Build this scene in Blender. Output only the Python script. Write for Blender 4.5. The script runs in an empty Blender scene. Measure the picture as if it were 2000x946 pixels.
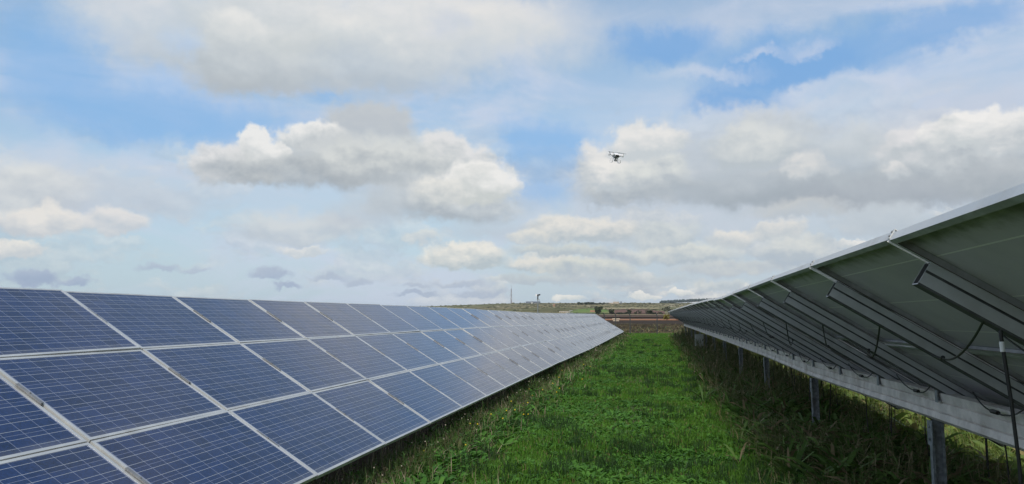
import bpy, bmesh, math, random
import numpy as np
from mathutils import Matrix, Vector

random.seed(7)
rng = np.random.default_rng(11)
sc = bpy.context.scene
COL = sc.collection
R = math.radians

# ------------------------------------------------------------------ camera
CAM_H = 1.75
FPX, YAW, PITCH = 1509.0, 0.1838, 0.0964          # focal length for a 2000 px wide frame
cam = bpy.data.cameras.new('camera')
cam.sensor_width = 36.0
cam.lens = 36.0 * FPX / 2000.0
cam.clip_start, cam.clip_end = 0.05, 30000
camo = bpy.data.objects.new('camera', cam)
COL.objects.link(camo)
camo.location = (0, 0, CAM_H)
camo.rotation_euler = (math.pi / 2 + PITCH, 0, YAW)
sc.camera = camo


def px_ray(px, py):
    """direction from the camera's standpoint (y = 1) for a pixel of the 2000x946 photograph"""
    v = np.array([(px - 1000) / FPX, 1.0, -(py - 473) / FPX])
    c, s = math.cos(PITCH), math.sin(PITCH)
    v = np.array([v[0], c * v[1] - s * v[2], s * v[1] + c * v[2]])
    c, s = math.cos(YAW), math.sin(YAW)
    v = np.array([c * v[0] - s * v[1], s * v[0] + c * v[1], v[2]])
    return v / v[1]


def at_y(px, py, y):
    v = px_ray(px, py) * y
    return Vector((v[0], v[1], v[2] + CAM_H))


def az_el(px, py):
    v = px_ray(px, py)
    return math.degrees(math.atan2(v[0], v[1])), math.degrees(math.atan2(v[2], math.hypot(v[0], v[1])))


def lin(c):
    return tuple(((x / 255) / 12.92 if x <= 10 else ((x / 255 + .055) / 1.055) ** 2.4) for x in c)


# ------------------------------------------------------------------ view, sun, sky
sc.view_settings.view_transform = 'Standard'
sc.view_settings.look = 'None'
sc.view_settings.exposure = 0.0
sc.view_settings.gamma = 1.0
sc.view_settings.use_curve_mapping = False

SUN_EL, SUN_AZ = R(41), R(184)                     # azimuth clockwise from +Y: from behind the camera
sun = bpy.data.lights.new('sun', 'SUN')
sun.energy, sun.angle, sun.color = 2.3, R(14), (1.0, .95, .86)
suno = bpy.data.objects.new('sun', sun)
COL.objects.link(suno)
sd = Vector((math.sin(SUN_AZ) * math.cos(SUN_EL), math.cos(SUN_AZ) * math.cos(SUN_EL), math.sin(SUN_EL)))
suno.rotation_euler = sd.to_track_quat('Z', 'Y').to_euler()

SKY_STRENGTH = 0.1
WARP = 6.0


class Nodes:
    def __init__(s, tree):
        s.t = tree
        tree.nodes.clear()

    def n(s, typ, inputs=None, **props):
        nd = s.t.nodes.new(typ)
        for k, v in props.items():
            setattr(nd, k, v)
        for k, v in (inputs or {}).items():
            s.put(nd.inputs[k], v)
        return nd

    def put(s, sock, v):
        if isinstance(v, bpy.types.NodeSocket):
            s.t.links.new(v, sock)
        elif isinstance(v, bpy.types.Node):
            s.t.links.new(v.outputs[0], sock)
        elif v is not None:
            if sock.type == 'RGBA' and not isinstance(v, (int, float)) and len(v) == 3:
                v = (*v, 1)
            sock.default_value = v

    def math(s, op, a, b=None, c=None, clamp=False):
        nd = s.t.nodes.new('ShaderNodeMath')
        nd.operation, nd.use_clamp = op, clamp
        for i, v in enumerate((a, b, c)):
            if v is not None:
                s.put(nd.inputs[i], v)
        return nd.outputs[0]

    def vm(s, op, a, b=None, scale=None):
        nd = s.t.nodes.new('ShaderNodeVectorMath')
        nd.operation = op
        s.put(nd.inputs[0], a)
        if b is not None:
            s.put(nd.inputs[1], b)
        if scale is not None:
            s.put(nd.inputs['Scale'], scale)
        return nd.outputs['Value'] if op in ('LENGTH', 'DOT_PRODUCT') else nd.outputs[0]

    def mix(s, fac, a, b, blend='MIX'):
        nd = s.t.nodes.new('ShaderNodeMix')
        nd.data_type, nd.blend_type = 'RGBA', blend
        nd.clamp_factor = True
        s.put(nd.inputs[0], fac)
        s.put(nd.inputs[6], a)
        s.put(nd.inputs[7], b)
        return nd.outputs[2]

    def ramp(s, v, a, b, lo=0.0, hi=1.0, smooth=True):
        nd = s.t.nodes.new('ShaderNodeMapRange')
        nd.interpolation_type = 'SMOOTHSTEP' if smooth else 'LINEAR'
        for i, x in enumerate((v, a, b, lo, hi)):
            s.put(nd.inputs[i], x)
        return nd.outputs[0]

    def noise(s, vec, scale, detail=4, rough=.5, out=0, dist=0.0, dim='3D'):
        nd = s.t.nodes.new('ShaderNodeTexNoise')
        nd.noise_dimensions = dim
        s.put(nd.inputs['Vector'], vec)
        nd.inputs['Scale'].default_value = scale
        nd.inputs['Detail'].default_value = detail
        nd.inputs['Roughness'].default_value = rough
        nd.inputs['Distortion'].default_value = dist
        return nd.outputs[out]


def puff_group():
    g = bpy.data.node_groups.new('cloud_puff', 'ShaderNodeTree')
    for nm, tp in (('P', 'NodeSocketVector'), ('Relief', 'NodeSocketFloat'), ('Inv', 'NodeSocketVector'), ('Off', 'NodeSocketVector'),
                   ('Soft', 'NodeSocketFloat'), ('Opacity', 'NodeSocketFloat'),
                   ('Top', 'NodeSocketColor'), ('Base', 'NodeSocketColor'), ('Prev', 'NodeSocketColor')):
        g.interface.new_socket(nm, in_out='INPUT', socket_type=tp)
    g.interface.new_socket('Color', in_out='OUTPUT', socket_type='NodeSocketColor')
    k = Nodes(g)
    i = k.n('NodeGroupInput').outputs

    def madd(a, b, c):
        nd = k.n('ShaderNodeVectorMath', {0: a, 1: b, 2: c}, operation='MULTIPLY_ADD')
        return nd.outputs[0]
    # (the vanishing share of Prev makes the puffs evaluate one after the other, which keeps the shader small)
    p = madd(i['Prev'], (1e-9, 1e-9, 0), i['P'])
    d = madd(p, i['Inv'], i['Off'])
    low = k.vm('MINIMUM', d, (0, 0, 0))
    r = k.vm('LENGTH', madd(low, (0, .4, 0), d))                 # flatter below than above
    m = k.ramp(r, 1.0, i['Soft'], 0.0, i['Opacity'])
    t = k.math('ADD', k.vm('DOT_PRODUCT', d, (0, .95, 0)), i['Relief'])
    out = k.mix(m, i['Prev'], k.mix(t, i['Base'], i['Top']))
    o = k.n('NodeGroupOutput')
    g.links.new(out, o.inputs['Color'])
    return g


# cloud bank: (x, y, rx, ry) as seen in the photograph (turned into directions), softness, opacity, top tone, base tone
W1, W2, W3 = (238, 237, 234), (226, 226, 226), (212, 213, 215)
G1, G2, G3, G4 = (198, 201, 206), (186, 190, 197), (174, 179, 187), (162, 168, 178)
SB = (134, 182, 230)
SB2 = (126, 172, 222)
CLOUDS = [
    # veils of thin cloud
    (420, 380, 520, 75, 1.0, .45, (206, 212, 222), (196, 206, 218)),
    (1500, 420, 640, 190, 1.0, .72, (205, 211, 221), (190, 203, 214)),
    (1450, 230, 560, 110, 1.0, .42, (208, 214, 226), (204, 211, 222)),
    (1450, 30, 620, 70, 1.0, .38, (206, 212, 226), (206, 212, 224)),
    (120, 360, 240, 80, 1.0, .55, (212, 214, 220), (200, 206, 216)),
    (1900, 200, 200, 90, 1.0, .55, (200, 206, 218), (195, 202, 216)),
    # gaps where the blue shows through
    (1290, 95, 130, 62, .9, .9, SB2, SB2),
    (1560, 130, 230, 70, .9, .95, SB2, SB2),
    (1850, 55, 190, 55, .9, .75, SB2, SB2),
    (1440, 195, 110, 34, .9, .85, SB2, SB2),
    (1060, 290, 95, 70, .9, .75, SB, SB),
    (1050, 370, 70, 60, 1.0, .6, SB, SB),
    (640, 190, 60, 26, 1.0, .6, SB, SB),
    (330, 235, 280, 75, .9, .75, SB, SB),
    (110, 120, 140, 140, .9, .72, SB, SB),
    (1600, 90, 60, 22, 1.0, .55, (205, 214, 230), (205, 214, 230)),
    (1500, 110, 60, 14, 1.0, .6, (205, 214, 230), (205, 214, 230)),
    (1680, 165, 110, 20, 1.0, .6, (205, 214, 230), (205, 214, 230)),
    (1380, 150, 130, 20, 1.0, .6, (208, 216, 230), (208, 216, 230)),
    (1560, 178, 60, 20, 1.0, .6, (210, 217, 230), (210, 217, 230)),
    (1500, 215, 200, 26, 1.0, .6, (208, 214, 226), (206, 213, 226)),
    # big soft cloud across the top
    (300, 60, 180, 120, .9, .75, (222, 223, 224), (205, 209, 217)),
    (930, 70, 260, 120, .9, .85, (224, 224, 226), (208, 212, 220)),
    (480, 130, 190, 85, .9, .9, (214, 215, 216), (184, 188, 194)),
    (680, 120, 260, 90, .9, .8, (220, 220, 220), (192, 196, 203)),
    (560, 40, 210, 95, .8, .85, (232, 231, 228), (206, 208, 210)),
    (790, 45, 190, 80, .8, .85, (232, 231, 229), (210, 212, 216)),
    (960, 60, 120, 70, .8, .85, (228, 227, 225), (212, 214, 218)),
    (250, 20, 90, 50, .9, .6, (225, 225, 228), (208, 212, 220)),
    (365, 95, 60, 40, 1.0, .55, (176, 203, 236), (176, 203, 236)),
    (330, 165, 80, 40, 1.0, .5, (170, 200, 236), (170, 200, 236)),
    (880, 45, 40, 40, 1.0, .5, (196, 206, 222), (196, 206, 222)),
    (500, 168, 130, 34, .95, .75, (188, 191, 196), (180, 184, 191)),
    (690, 165, 200, 34, .95, .6, (192, 196, 202), (184, 190, 199)),
    (470, 60, 70, 40, .8, .7, (236, 235, 232), (214, 215, 217)),
    (700, 60, 90, 36, .8, .6, (234, 233, 230), (214, 216, 219)),
    # middle-left cumulus
    (720, 255, 95, 62, .55, .95, (199, 200, 204), (190, 193, 200)),
    (610, 275, 80, 34, .5, .95, W1, (205, 207, 209)),
    (790, 330, 170, 66, .5, .95, W3, (178, 182, 188)),
    (880, 310, 75, 48, .45, .95, W2, (196, 199, 203)),
    (650, 318, 130, 55, .6, .95, (204, 205, 208), (176, 180, 187)),
    (440, 335, 100, 50, .5, .95, W2, (190, 193, 199)),
    (512, 300, 44, 40, .35, .95, W1, (208, 209, 211)),
    (560, 345, 170, 42, .75, .9, (200, 201, 203), (172, 176, 183)),
    (745, 318, 150, 40, .7, .85, (220, 219, 217), (186, 189, 194)),
    (800, 400, 120, 48, .8, .85, (206, 208, 212), (184, 189, 197)),
    (900, 405, 130, 50, .7, .9, W3, (176, 181, 189)),
    (935, 365, 82, 50, .4, .95, W1, (206, 207, 206)),
    (860, 382, 70, 34, .6, .9, (232, 231, 226), (200, 202, 204)),
    # left bank
    (40, 380, 150, 64, .75, .9, (224, 223, 223), (200, 203, 209)),
    (250, 400, 190, 48, 1.0, .6, (204, 208, 217), (190, 197, 208)),
    (90, 437, 100, 36, .45, .95, (232, 229, 224), (202, 204, 210)),
    (228, 437, 62, 33, .5, .92, (228, 226, 224), (202, 205, 212)),
    (20, 487, 80, 23, .45, .95, (233, 231, 225), (206, 208, 212)),
    (590, 452, 135, 40, .7, .85, (216, 217, 219), (194, 200, 209)),
    (588, 490, 48, 13, .55, .85, (229, 229, 226), (205, 209, 214)),
    (690, 430, 90, 35, .9, .6, (200, 205, 213), (190, 197, 207)),
    (818, 470, 44, 14, .6, .8, (224, 224, 222), (204, 208, 213)),
    (950, 455, 120, 30, 1.0, .6, (198, 204, 212), (186, 194, 205)),
    # small dark blue-grey clouds low down
    (66, 545, 52, 17, .7, .85, (168, 182, 204), (156, 172, 198)),
    (140, 548, 30, 13, .7, .85, (168, 182, 204), (158, 174, 199)),
    (315, 522, 46, 10, .8, .75, (180, 191, 208), (170, 184, 204)),
    (388, 527, 30, 7, .8, .7, (182, 193, 210), (174, 187, 206)),
    (525, 539, 48, 14, .7, .85, (176, 188, 206), (162, 178, 202)),
    (560, 558, 28, 8, .7, .85, (170, 183, 204), (160, 176, 201)),
    (645, 545, 36, 8, .8, .7, (180, 191, 206), (168, 182, 202)),
    (700, 551, 26, 8, .8, .7, (180, 191, 206), (170, 183, 202)),
    (810, 577, 52, 7, .7, .8, (172, 185, 203), (164, 179, 201)),
    (806, 560, 30, 6, .8, .7, (184, 194, 208), (172, 185, 203)),
    (895, 556, 60, 9, .8, .75, (184, 194, 207), (172, 185, 203)),
    (940, 576, 60, 8, .8, .75, (180, 191, 206), (168, 182, 202)),
    # right-hand bank
    (1350, 330, 150, 85, .9, .7, (205, 207, 212), (180, 186, 194)),
    (1500, 275, 110, 75, .7, .9, (210, 211, 214), (192, 196, 203)),
    (1258, 285, 74, 56, .4, .95, (222, 222, 223), (200, 204, 210)),
    (1195, 330, 92, 56, .5, .95, (228, 227, 225), (190, 195, 202)),
    (1225, 372, 130, 46, .8, .9, (212, 212, 212), (172, 178, 187)),
    (1640, 330, 190, 85, .9, .75, (204, 206, 210), (172, 178, 187)),
    (1870, 330, 230, 75, .7, .92, (208, 209, 212), (172, 177, 185)),
    (1480, 375, 200, 52, .9, .75, (188, 192, 198), (166, 172, 181)),
    (1720, 380, 280, 46, .9, .9, (186, 190, 196), (164, 170, 180)),
    (1480, 385, 170, 30, .95, .8, (178, 183, 191), (166, 172, 181)),
    (1750, 392, 260, 30, .95, .8, (178, 182, 190), (166, 171, 180)),
    (1265, 278, 80, 50, .45, .95, (231, 230, 228), (204, 207, 211)),
    (1185, 345, 70, 42, .5, .95, (236, 234, 230), (196, 200, 206)),
    (1275, 345, 90, 34, .7, .85, (224, 223, 220), (188, 192, 199)),
    (1470, 290, 95, 55, .6, .85, (222, 221, 220), (190, 195, 201)),
    (1655, 285, 60, 40, .8, .7, (214, 215, 218), (192, 197, 204)),
    (1573, 335, 52, 36, .7, .85, (228, 226, 223), (200, 203, 208)),
    (1745, 340, 34, 20, .8, .8, (226, 225, 224), (198, 201, 206)),
    (1775, 285, 90, 48, .5, .92, (226, 225, 226), (196, 199, 204)),
    (1885, 256, 82, 50, .38, .95, (241, 239, 236), (205, 207, 210)),
    (1985, 260, 80, 60, .4, .95, (236, 235, 233), (196, 199, 204)),
    (1960, 350, 160, 40, .9, .85, (190, 192, 197), (168, 173, 181)),
    # lower right broken field of clouds
    (1550, 418, 110, 22, .8, .8, (206, 205, 205), (188, 193, 201)),
    (1720, 430, 110, 36, .8, .85, (204, 208, 214), (188, 194, 203)),
    (1290, 466, 90, 30, .6, .85, (216, 217, 216), (186, 193, 201)),
    (1130, 452, 110, 34, .45, .92, (230, 227, 220), (188, 194, 200)),
    (1040, 470, 50, 18, .6, .85, (228, 226, 218), (194, 199, 205)),
    (1100, 494, 110, 16, .7, .85, (216, 215, 209), (184, 191, 198)),
    (1430, 468, 40, 22, .6, .85, (231, 228, 221), (200, 203, 207)),
    (1515, 456, 62, 22, .6, .85, (226, 224, 219), (194, 199, 205)),
    (1330, 498, 130, 22, .6, .9, (224, 222, 216), (184, 191, 199)),
    (1560, 488, 90, 26, .7, .85, (220, 219, 216), (188, 194, 202)),
    (1680, 474, 44, 14, .5, .9, (236, 234, 229), (204, 207, 211)),
    (900, 506, 92, 28, .45, .92, (236, 233, 224), (188, 195, 200)),
    (1060, 520, 80, 18, .6, .88, (229, 226, 217), (186, 193, 199)),
    (1150, 528, 100, 22, .6, .85, (222, 220, 212), (184, 191, 199)),
    (1420, 525, 120, 20, .7, .8, (214, 213, 210), (184, 192, 200)),
    (1240, 548, 120, 14, .8, .8, (204, 207, 208), (182, 191, 200)),
    (1040, 548, 100, 12, .8, .8, (204, 207, 208), (180, 190, 199)),
    (1400, 556, 60, 12, .7, .8, (222, 221, 217), (190, 197, 203)),
    (1108, 583, 34, 8, .4, .95, (240, 238, 230), (220, 220, 216)),
    (1246, 580, 24, 10, .4, .95, (240, 238, 231), (214, 215, 213)),
    (1330, 572, 24, 9, .4, .95, (238, 236, 229), (212, 214, 213)),
    (1275, 583, 14, 6, .5, .9, (234, 232, 226), (214, 215, 213)),
]


def build_world():
    w = bpy.data.worlds.new('World')
    sc.world = w
    w.use_nodes = True
    k = Nodes(w.node_tree)
    g = puff_group()
    sky = k.n('ShaderNodeTexSky')
    sky.sky_type = 'NISHITA'
    sky.sun_disc = False
    sky.sun_elevation, sky.sun_rotation = SUN_EL, SUN_AZ
    sky.altitude, sky.air_density, sky.dust_density, sky.ozone_density = 100, 1.0, 1.2, 1.5
    geo = k.n('ShaderNodeTexCoord').outputs['Generated']
    dirv = k.vm('NORMALIZE', geo)
    s = k.n('ShaderNodeSeparateXYZ', {0: dirv}).outputs
    az = k.math('MULTIPLY', k.math('ARCTAN2', s[0], s[1]), 180 / math.pi)
    el = k.math('MULTIPLY', k.math('ARCSINE', s[2]), 180 / math.pi)
    S = 1 / SKY_STRENGTH

    def c(rgb):
        return tuple(x * S for x in lin(rgb))
    # clear sky: the Nishita blue under a thin bright veil that thickens towards the horizon
    base = k.mix(1.0, sky.outputs[0], (1.75, 1.55, 1.32, 1), 'MULTIPLY')
    veil = k.ramp(el, -1.0, 16.0, .93, .40)
    base = k.mix(veil, base, k.mix(k.ramp(el, 0, 14), c((182, 206, 219)), c((160, 199, 238))))
    flat = k.n('ShaderNodeCombineXYZ', {0: az, 1: el}).outputs[0]
    # high wisps everywhere
    wv = k.vm('MULTIPLY', dirv, (1.0, 1.0, 3.2))
    wn = k.noise(wv, 3.0, 7, .58, dist=.7)
    wmask = k.math('MULTIPLY', k.ramp(wn, .42, .62), .72)
    sky1 = k.mix(wmask, base, c((205, 214, 232)))
    # generic cumulus for the rest of the sky, outside the stretch the photograph shows
    up = k.math('MAXIMUM', k.math('ADD', s[2], .16), .05)
    pl = k.n('ShaderNodeCombineXYZ', {0: k.math('DIVIDE', s[0], up), 1: k.math('DIVIDE', s[1], up)}).outputs[0]
    cn = k.noise(pl, .9, 6, .55)
    cm = k.ramp(cn, .47, .60)
    shade = k.ramp(cn, .50, .75)
    out_az = k.ramp(k.math('ABSOLUTE', k.math('ADD', az, 10.0)), 36.0, 52.0)
    out_el = k.ramp(el, 26.0, 36.0)
    outm = k.math('MAXIMUM', out_az, out_el)
    outer = k.mix(k.math('MULTIPLY', k.math('MULTIPLY', cm, outm), .92), sky1, k.mix(shade, c((228, 228, 228)), c((188, 192, 199))))
    # below the horizon: plain pale air
    outer = k.mix(k.ramp(el, -2.5, -.3), c((150, 160, 160)), outer)
    # billowing warp of the cloud bank
    n1 = k.noise(dirv, 14.0, 8, .6, out=1)
    warp = k.vm('MULTIPLY', k.vm('SUBTRACT', n1, (.5, .5, .5)), (WARP, WARP * .66, 0))
    # smaller billows towards the horizon, where the clouds are farther
    warp = k.vm('SCALE', warp, scale=k.ramp(el, 0.5, 13.0, .30, 1.0, smooth=False))
    n2 = k.noise(dirv, 52.0, 5, .62, out=1)
    warp = k.vm('ADD', warp, k.vm('MULTIPLY', k.vm('SUBTRACT', n2, (.5, .5, .5)), (1.7, 1.25, 0)))
    P = k.vm('ADD', flat, warp)
    # relief: lit from above and from the right
    fine = k.vm('MULTIPLY', dirv, (1, 1, 1.7))
    ra = k.noise(fine, 24.0, 6, .58)
    rb = k.noise(k.vm('ADD', fine, (.006, 0, .016)), 24.0, 6, .58)
    relief = k.math('MULTIPLY_ADD', k.math('SUBTRACT', ra, rb), 2.2, .42)
    relief_soft = k.math('MULTIPLY_ADD', k.math('SUBTRACT', ra, rb), 1.0, .40)
    # field of broken cloud low in the sky, thickest to the right
    bv = k.vm('ADD', k.vm('MULTIPLY', P, (.115, .30, 0)), (3.7, 1.3, 0))
    bn = k.noise(bv, 1.0, 7, .60)
    bn2 = k.noise(k.vm('ADD', bv, (.03, .16, 0)), 1.0, 5, .58)
    right_ = k.ramp(az, -20.0, -1.0, .12, 1.0)
    band = k.math('MULTIPLY', k.ramp(el, 14.5, 8.0), right_)
    sky1 = k.mix(k.math('MULTIPLY', band, .62), sky1, c((194, 204, 213)))
    bm = k.math('MULTIPLY', k.math('MULTIPLY', k.ramp(bn, .47, .56), k.ramp(el, 17.0, 9.0)), k.math('MULTIPLY_ADD', right_, .66, .23))
    bt = k.math('ADD', k.math('MULTIPLY_ADD', k.math('SUBTRACT', bn, bn2), 3.4, .36), k.math('SUBTRACT', relief, .42), clamp=True)
    sky1 = k.mix(bm, sky1, k.mix(bt, c((168, 179, 191)), c((236, 234, 227))))
    items = []
    for (x, y, rx, ry, soft, op, top, bot) in CLOUDS:
        gr = 1.08 + .24 * soft
        a, e = az_el(x, y)
        ra_ = (az_el(x + rx, y)[0] - a) * gr
        re_ = (az_el(x, y - ry)[1] - e) * gr
        items.append((a, e, ra_, re_, soft, op, top, bot))

    def cool(t):
        return (t[0] - 4, t[1], t[2]) if max(t) - min(t) < 16 and max(t) < 226 else t

    def bank(a0, a1, e0, e1):
        """the clouds that reach into one stretch of sky, back to front"""
        col = sky1
        for (a, e, ra_, re_, soft, op, top, bot) in items:
            mg = 2.6 * min(1.0, .3 + .7 * max(0, e1) / 13)
            if a + ra_ + mg < a0 or a - ra_ - mg > a1 or e + re_ + mg < e0 or e - re_ - mg > e1:
                continue
            nd = k.n('ShaderNodeGroup')
            nd.node_tree = g
            for nm, v in (('P', P), ('Relief', relief if soft < .78 else relief_soft), ('Inv', (1 / ra_, 1 / re_, 0)), ('Off', (-a / ra_, -e / re_, 0)),
                          ('Soft', 1 - soft * (1 if soft >= .95 else .78)), ('Opacity', op), ('Top', c(cool(top))), ('Base', c(cool(bot))), ('Prev', col)):
                k.put(nd.inputs[nm], v)
            col = nd.outputs[0]
        return k.n('ShaderNodeBackground', {'Color': col, 'Strength': SKY_STRENGTH}).outputs[0]

    def choose(fac, a, b):
        nd = k.n('ShaderNodeMixShader', {0: fac, 1: a, 2: b})
        return nd.outputs[0]
    # stretches of sky, so that only the clouds near a direction are worked out
    AZ, EL = (-62, -38, -22, -10, 0, 10, 22, 44), (-1.2, 3.2, 8.5, 14.5, 34)
    sh = None
    for i in range(len(AZ) - 1):
        colm = None
        for j in range(len(EL) - 1):
            t = bank(AZ[i], AZ[i + 1], EL[j], EL[j + 1])
            colm = t if colm is None else choose(k.math('GREATER_THAN', el, EL[j]), colm, t)
        sh = colm if sh is None else choose(k.math('GREATER_THAN', az, AZ[i]), sh, colm)
    inside = k.math('MULTIPLY', k.math('MULTIPLY', k.math('GREATER_THAN', az, AZ[0]), k.math('LESS_THAN', az, AZ[-1])),
                    k.math('MULTIPLY', k.math('GREATER_THAN', el, EL[0]), k.math('LESS_THAN', el, EL[-1])))
    bg = k.n('ShaderNodeBackground', {'Color': outer, 'Strength': SKY_STRENGTH}).outputs[0]
    o = k.n('ShaderNodeOutputWorld')
    w.node_tree.links.new(choose(inside, bg, sh), o.inputs['Surface'])
    w.cycles.sampling_method = 'MANUAL'
    w.cycles.sample_map_resolution = 1024


build_world()

# ------------------------------------------------------------------ helpers
def tag(o, label=None, cat=None, group=None, kind=None):
    for k, v in (('label', label), ('category', cat), ('group', group), ('kind', kind)):
        if v is not None:
            o[k] = v
    return o


def link(name, data, parent=None):
    o = bpy.data.objects.new(name, data)
    COL.objects.link(o)
    if parent is not None:
        o.parent = parent
    return o


def empty(name, loc=(0, 0, 0), rz=0.0):
    o = link(name, None)
    o.empty_display_size = .2
    o.location = loc
    o.rotation_euler = (0, 0, rz)
    return o


class MB:
    """collects shapes and builds one mesh"""
    def __init__(s):
        s.v, s.f, s.m = [], [], []

    def add(s, vs, fs, mat=0):
        b = len(s.v)
        s.v += [tuple(v) for v in vs]
        s.f += [tuple(i + b for i in f) for f in fs]
        s.m += [mat] * len(fs)

    def box(s, x0, x1, y0, y1, z0, z1, mat=0, M=None):
        vs = [Vector(p) for p in ((x0, y0, z0), (x1, y0, z0), (x1, y1, z0), (x0, y1, z0), (x0, y0, z1), (x1, y0, z1), (x1, y1, z1), (x0, y1, z1))]
        if M is not None:
            vs = [M @ v for v in vs]
        s.add(vs, ((0, 3, 2, 1), (4, 5, 6, 7), (0, 1, 5, 4), (1, 2, 6, 5), (2, 3, 7, 6), (3, 0, 4, 7)), mat)

    def tube(s, pts, rad, n=6, mat=0, cap=True):
        pts = [Vector(p) for p in pts]
        rads = rad if isinstance(rad, (list, tuple)) else [rad] * len(pts)
        rings = []
        for i, p in enumerate(pts):
            t = (pts[min(i + 1, len(pts) - 1)] - pts[max(i - 1, 0)]).normalized()
            u = t.cross(Vector((0, 0, 1)) if abs(t.z) < .9 else Vector((1, 0, 0))).normalized()
            w = t.cross(u)
            rings.append([p + (u * math.cos(2 * math.pi * k / n) + w * math.sin(2 * math.pi * k / n)) * rads[i] for k in range(n)])
        vs = [q for r in rings for q in r]
        fs = [(i * n + k, i * n + (k + 1) % n, (i + 1) * n + (k + 1) % n, (i + 1) * n + k) for i in range(len(pts) - 1) for k in range(n)]
        if cap:
            fs += [tuple(range(n - 1, -1, -1)), tuple(range((len(pts) - 1) * n, len(pts) * n))]
        s.add(vs, fs, mat)

    def extrude(s, prof, a, b, mat=0, closed=True, M=None):
        """prof: (u, w) points; a, b: origins with axes given by M columns"""
        n = len(prof)
        vs = [M(a, u, w) for u, w in prof] + [M(b, u, w) for u, w in prof]
        fs = [(k, (k + 1) % n, n + (k + 1) % n, n + k) for k in range(n if closed else n - 1)]
        s.add(vs, fs, mat)
        return len(s.v) - 2 * n

    def lathe(s, prof, n=12, mat=0, c=(0, 0, 0)):
        vs, fs = [], []
        for r, z in prof:
            vs += [(c[0] + r * math.cos(2 * math.pi * k / n), c[1] + r * math.sin(2 * math.pi * k / n), c[2] + z) for k in range(n)]
        for i in range(len(prof) - 1):
            fs += [(i * n + k, i * n + (k + 1) % n, (i + 1) * n + (k + 1) % n, (i + 1) * n + k) for k in range(n)]
        fs += [tuple(range(n - 1, -1, -1)), tuple(range((len(prof) - 1) * n, len(prof) * n))]
        s.add(vs, fs, mat)

    def mesh(s, name, mats, smooth=False):
        me = bpy.data.meshes.new(name)
        me.from_pydata(s.v, [], s.f)
        for m in (mats if isinstance(mats, (list, tuple)) else [mats]):
            me.materials.append(m)
        if len(me.materials) > 1:
            me.polygons.foreach_set('material_index', s.m)
        if smooth:
            me.polygons.foreach_set('use_smooth', [True] * len(me.polygons))
        me.update()
        return me

    def build(s, name, mats, parent=None, smooth=False):
        return link(name, s.mesh(name, mats, smooth), parent)


def np_mesh(name, verts, faces, mat, smooth=False, matidx=None):
    """faces: (n, k) array with k = 3 or 4"""
    me = bpy.data.meshes.new(name)
    verts = np.asarray(verts, np.float32).reshape(-1, 3)
    faces = np.asarray(faces, np.int32)
    n, k = faces.shape
    me.vertices.add(len(verts))
    me.vertices.foreach_set('co', verts.ravel())
    me.loops.add(n * k)
    me.loops.foreach_set('vertex_index', faces.ravel())
    me.polygons.add(n)
    me.polygons.foreach_set('loop_start', np.arange(0, n * k, k, dtype=np.int32))
    me.polygons.foreach_set('use_smooth', np.full(n, smooth))
    for m in (mat if isinstance(mat, (list, tuple)) else [mat]):
        me.materials.append(m)
    if matidx is not None:
        me.polygons.foreach_set('material_index', np.asarray(matidx, np.int32))
    me.update(calc_edges=True)
    return me


# ------------------------------------------------------------------ materials
def material(name, fn):
    m = bpy.data.materials.new(name)
    m.use_nodes = True
    k = Nodes(m.node_tree)
    sh = fn(k)
    o = k.n('ShaderNodeOutputMaterial')
    m.node_tree.links.new(sh if isinstance(sh, bpy.types.NodeSocket) else sh.outputs[0], o.inputs['Surface'])
    return m


def pbr(k, color, rough=.6, metal=0.0, bump=None, spec=.5, **kw):
    nd = k.n('ShaderNodeBsdfPrincipled', {'Base Color': color, 'Roughness': rough, 'Metallic': metal, 'Specular IOR Level': spec})
    if bump is not None:
        nd.inputs['Normal'].default_value
        b = k.n('ShaderNodeBump', {'Height': bump[0], 'Strength': bump[1], 'Distance': bump[2]})
        k.t.links.new(b.outputs[0], nd.inputs['Normal'])
    for a, v in kw.items():
        k.put(nd.inputs[a], v)
    return nd.outputs[0]


def objco(k):
    return k.n('ShaderNodeTexCoord').outputs['Object']


def worldco(k):
    return k.n('ShaderNodeNewGeometry').outputs['Position']


def metal_mat(name, col, metal=.6, rough=.42, var=.18, scale=9, dirt=None):
    def fn(k):
        p = worldco(k)
        n = k.noise(p, scale, 4, .6)
        c = k.mix(k.ramp(n, .35, .7), tuple(x * (1 - var) for x in col), tuple(min(1, x * (1 + var)) for x in col))
        if dirt:
            c = k.mix(k.math('MULTIPLY', k.ramp(k.noise(p, 2.3, 5, .65), .52, .72), dirt[1]), c, dirt[0])
        return pbr(k, c, k.ramp(n, .3, .7, rough - .08, rough + .1), metal)
    return material(name, fn)


M_ALU = metal_mat('aluminium_frame', (.60, .61, .60), .35, .42, .07, 4, ((.35, .32, .26), .35))
M_GALV = metal_mat('galvanised_steel', (.52, .54, .56), .25, .55, .06, 14, ((.27, .22, .17), .18))
M_BEAM = metal_mat('galvanised_beam', (.74, .70, .665), .05, .55, .16, 5, ((.33, .26, .20), .65))
M_POST = metal_mat('weathered_post', (.26, .29, .32), .3, .5, .3, 22, ((.10, .075, .05), .6))
M_CLAMP = metal_mat('dull_clamp', (.25, .255, .26), .4, .5, .2, 12)
M_SHADE = metal_mat('shade_dark_steel', (.10, .105, .105), .1, .7, .25, 20)  # dark tone painted as shade on the rafters
M_INNER = metal_mat('inner_aluminium', (.46, .48, .48), .15, .6, .15, 12)  # darker aluminium for the inner faces of the panel frames
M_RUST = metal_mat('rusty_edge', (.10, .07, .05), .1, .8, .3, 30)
M_DARKSTEEL = metal_mat('dark_fence_steel', (.055, .06, .06), .2, .55, .2, 10)


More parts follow.
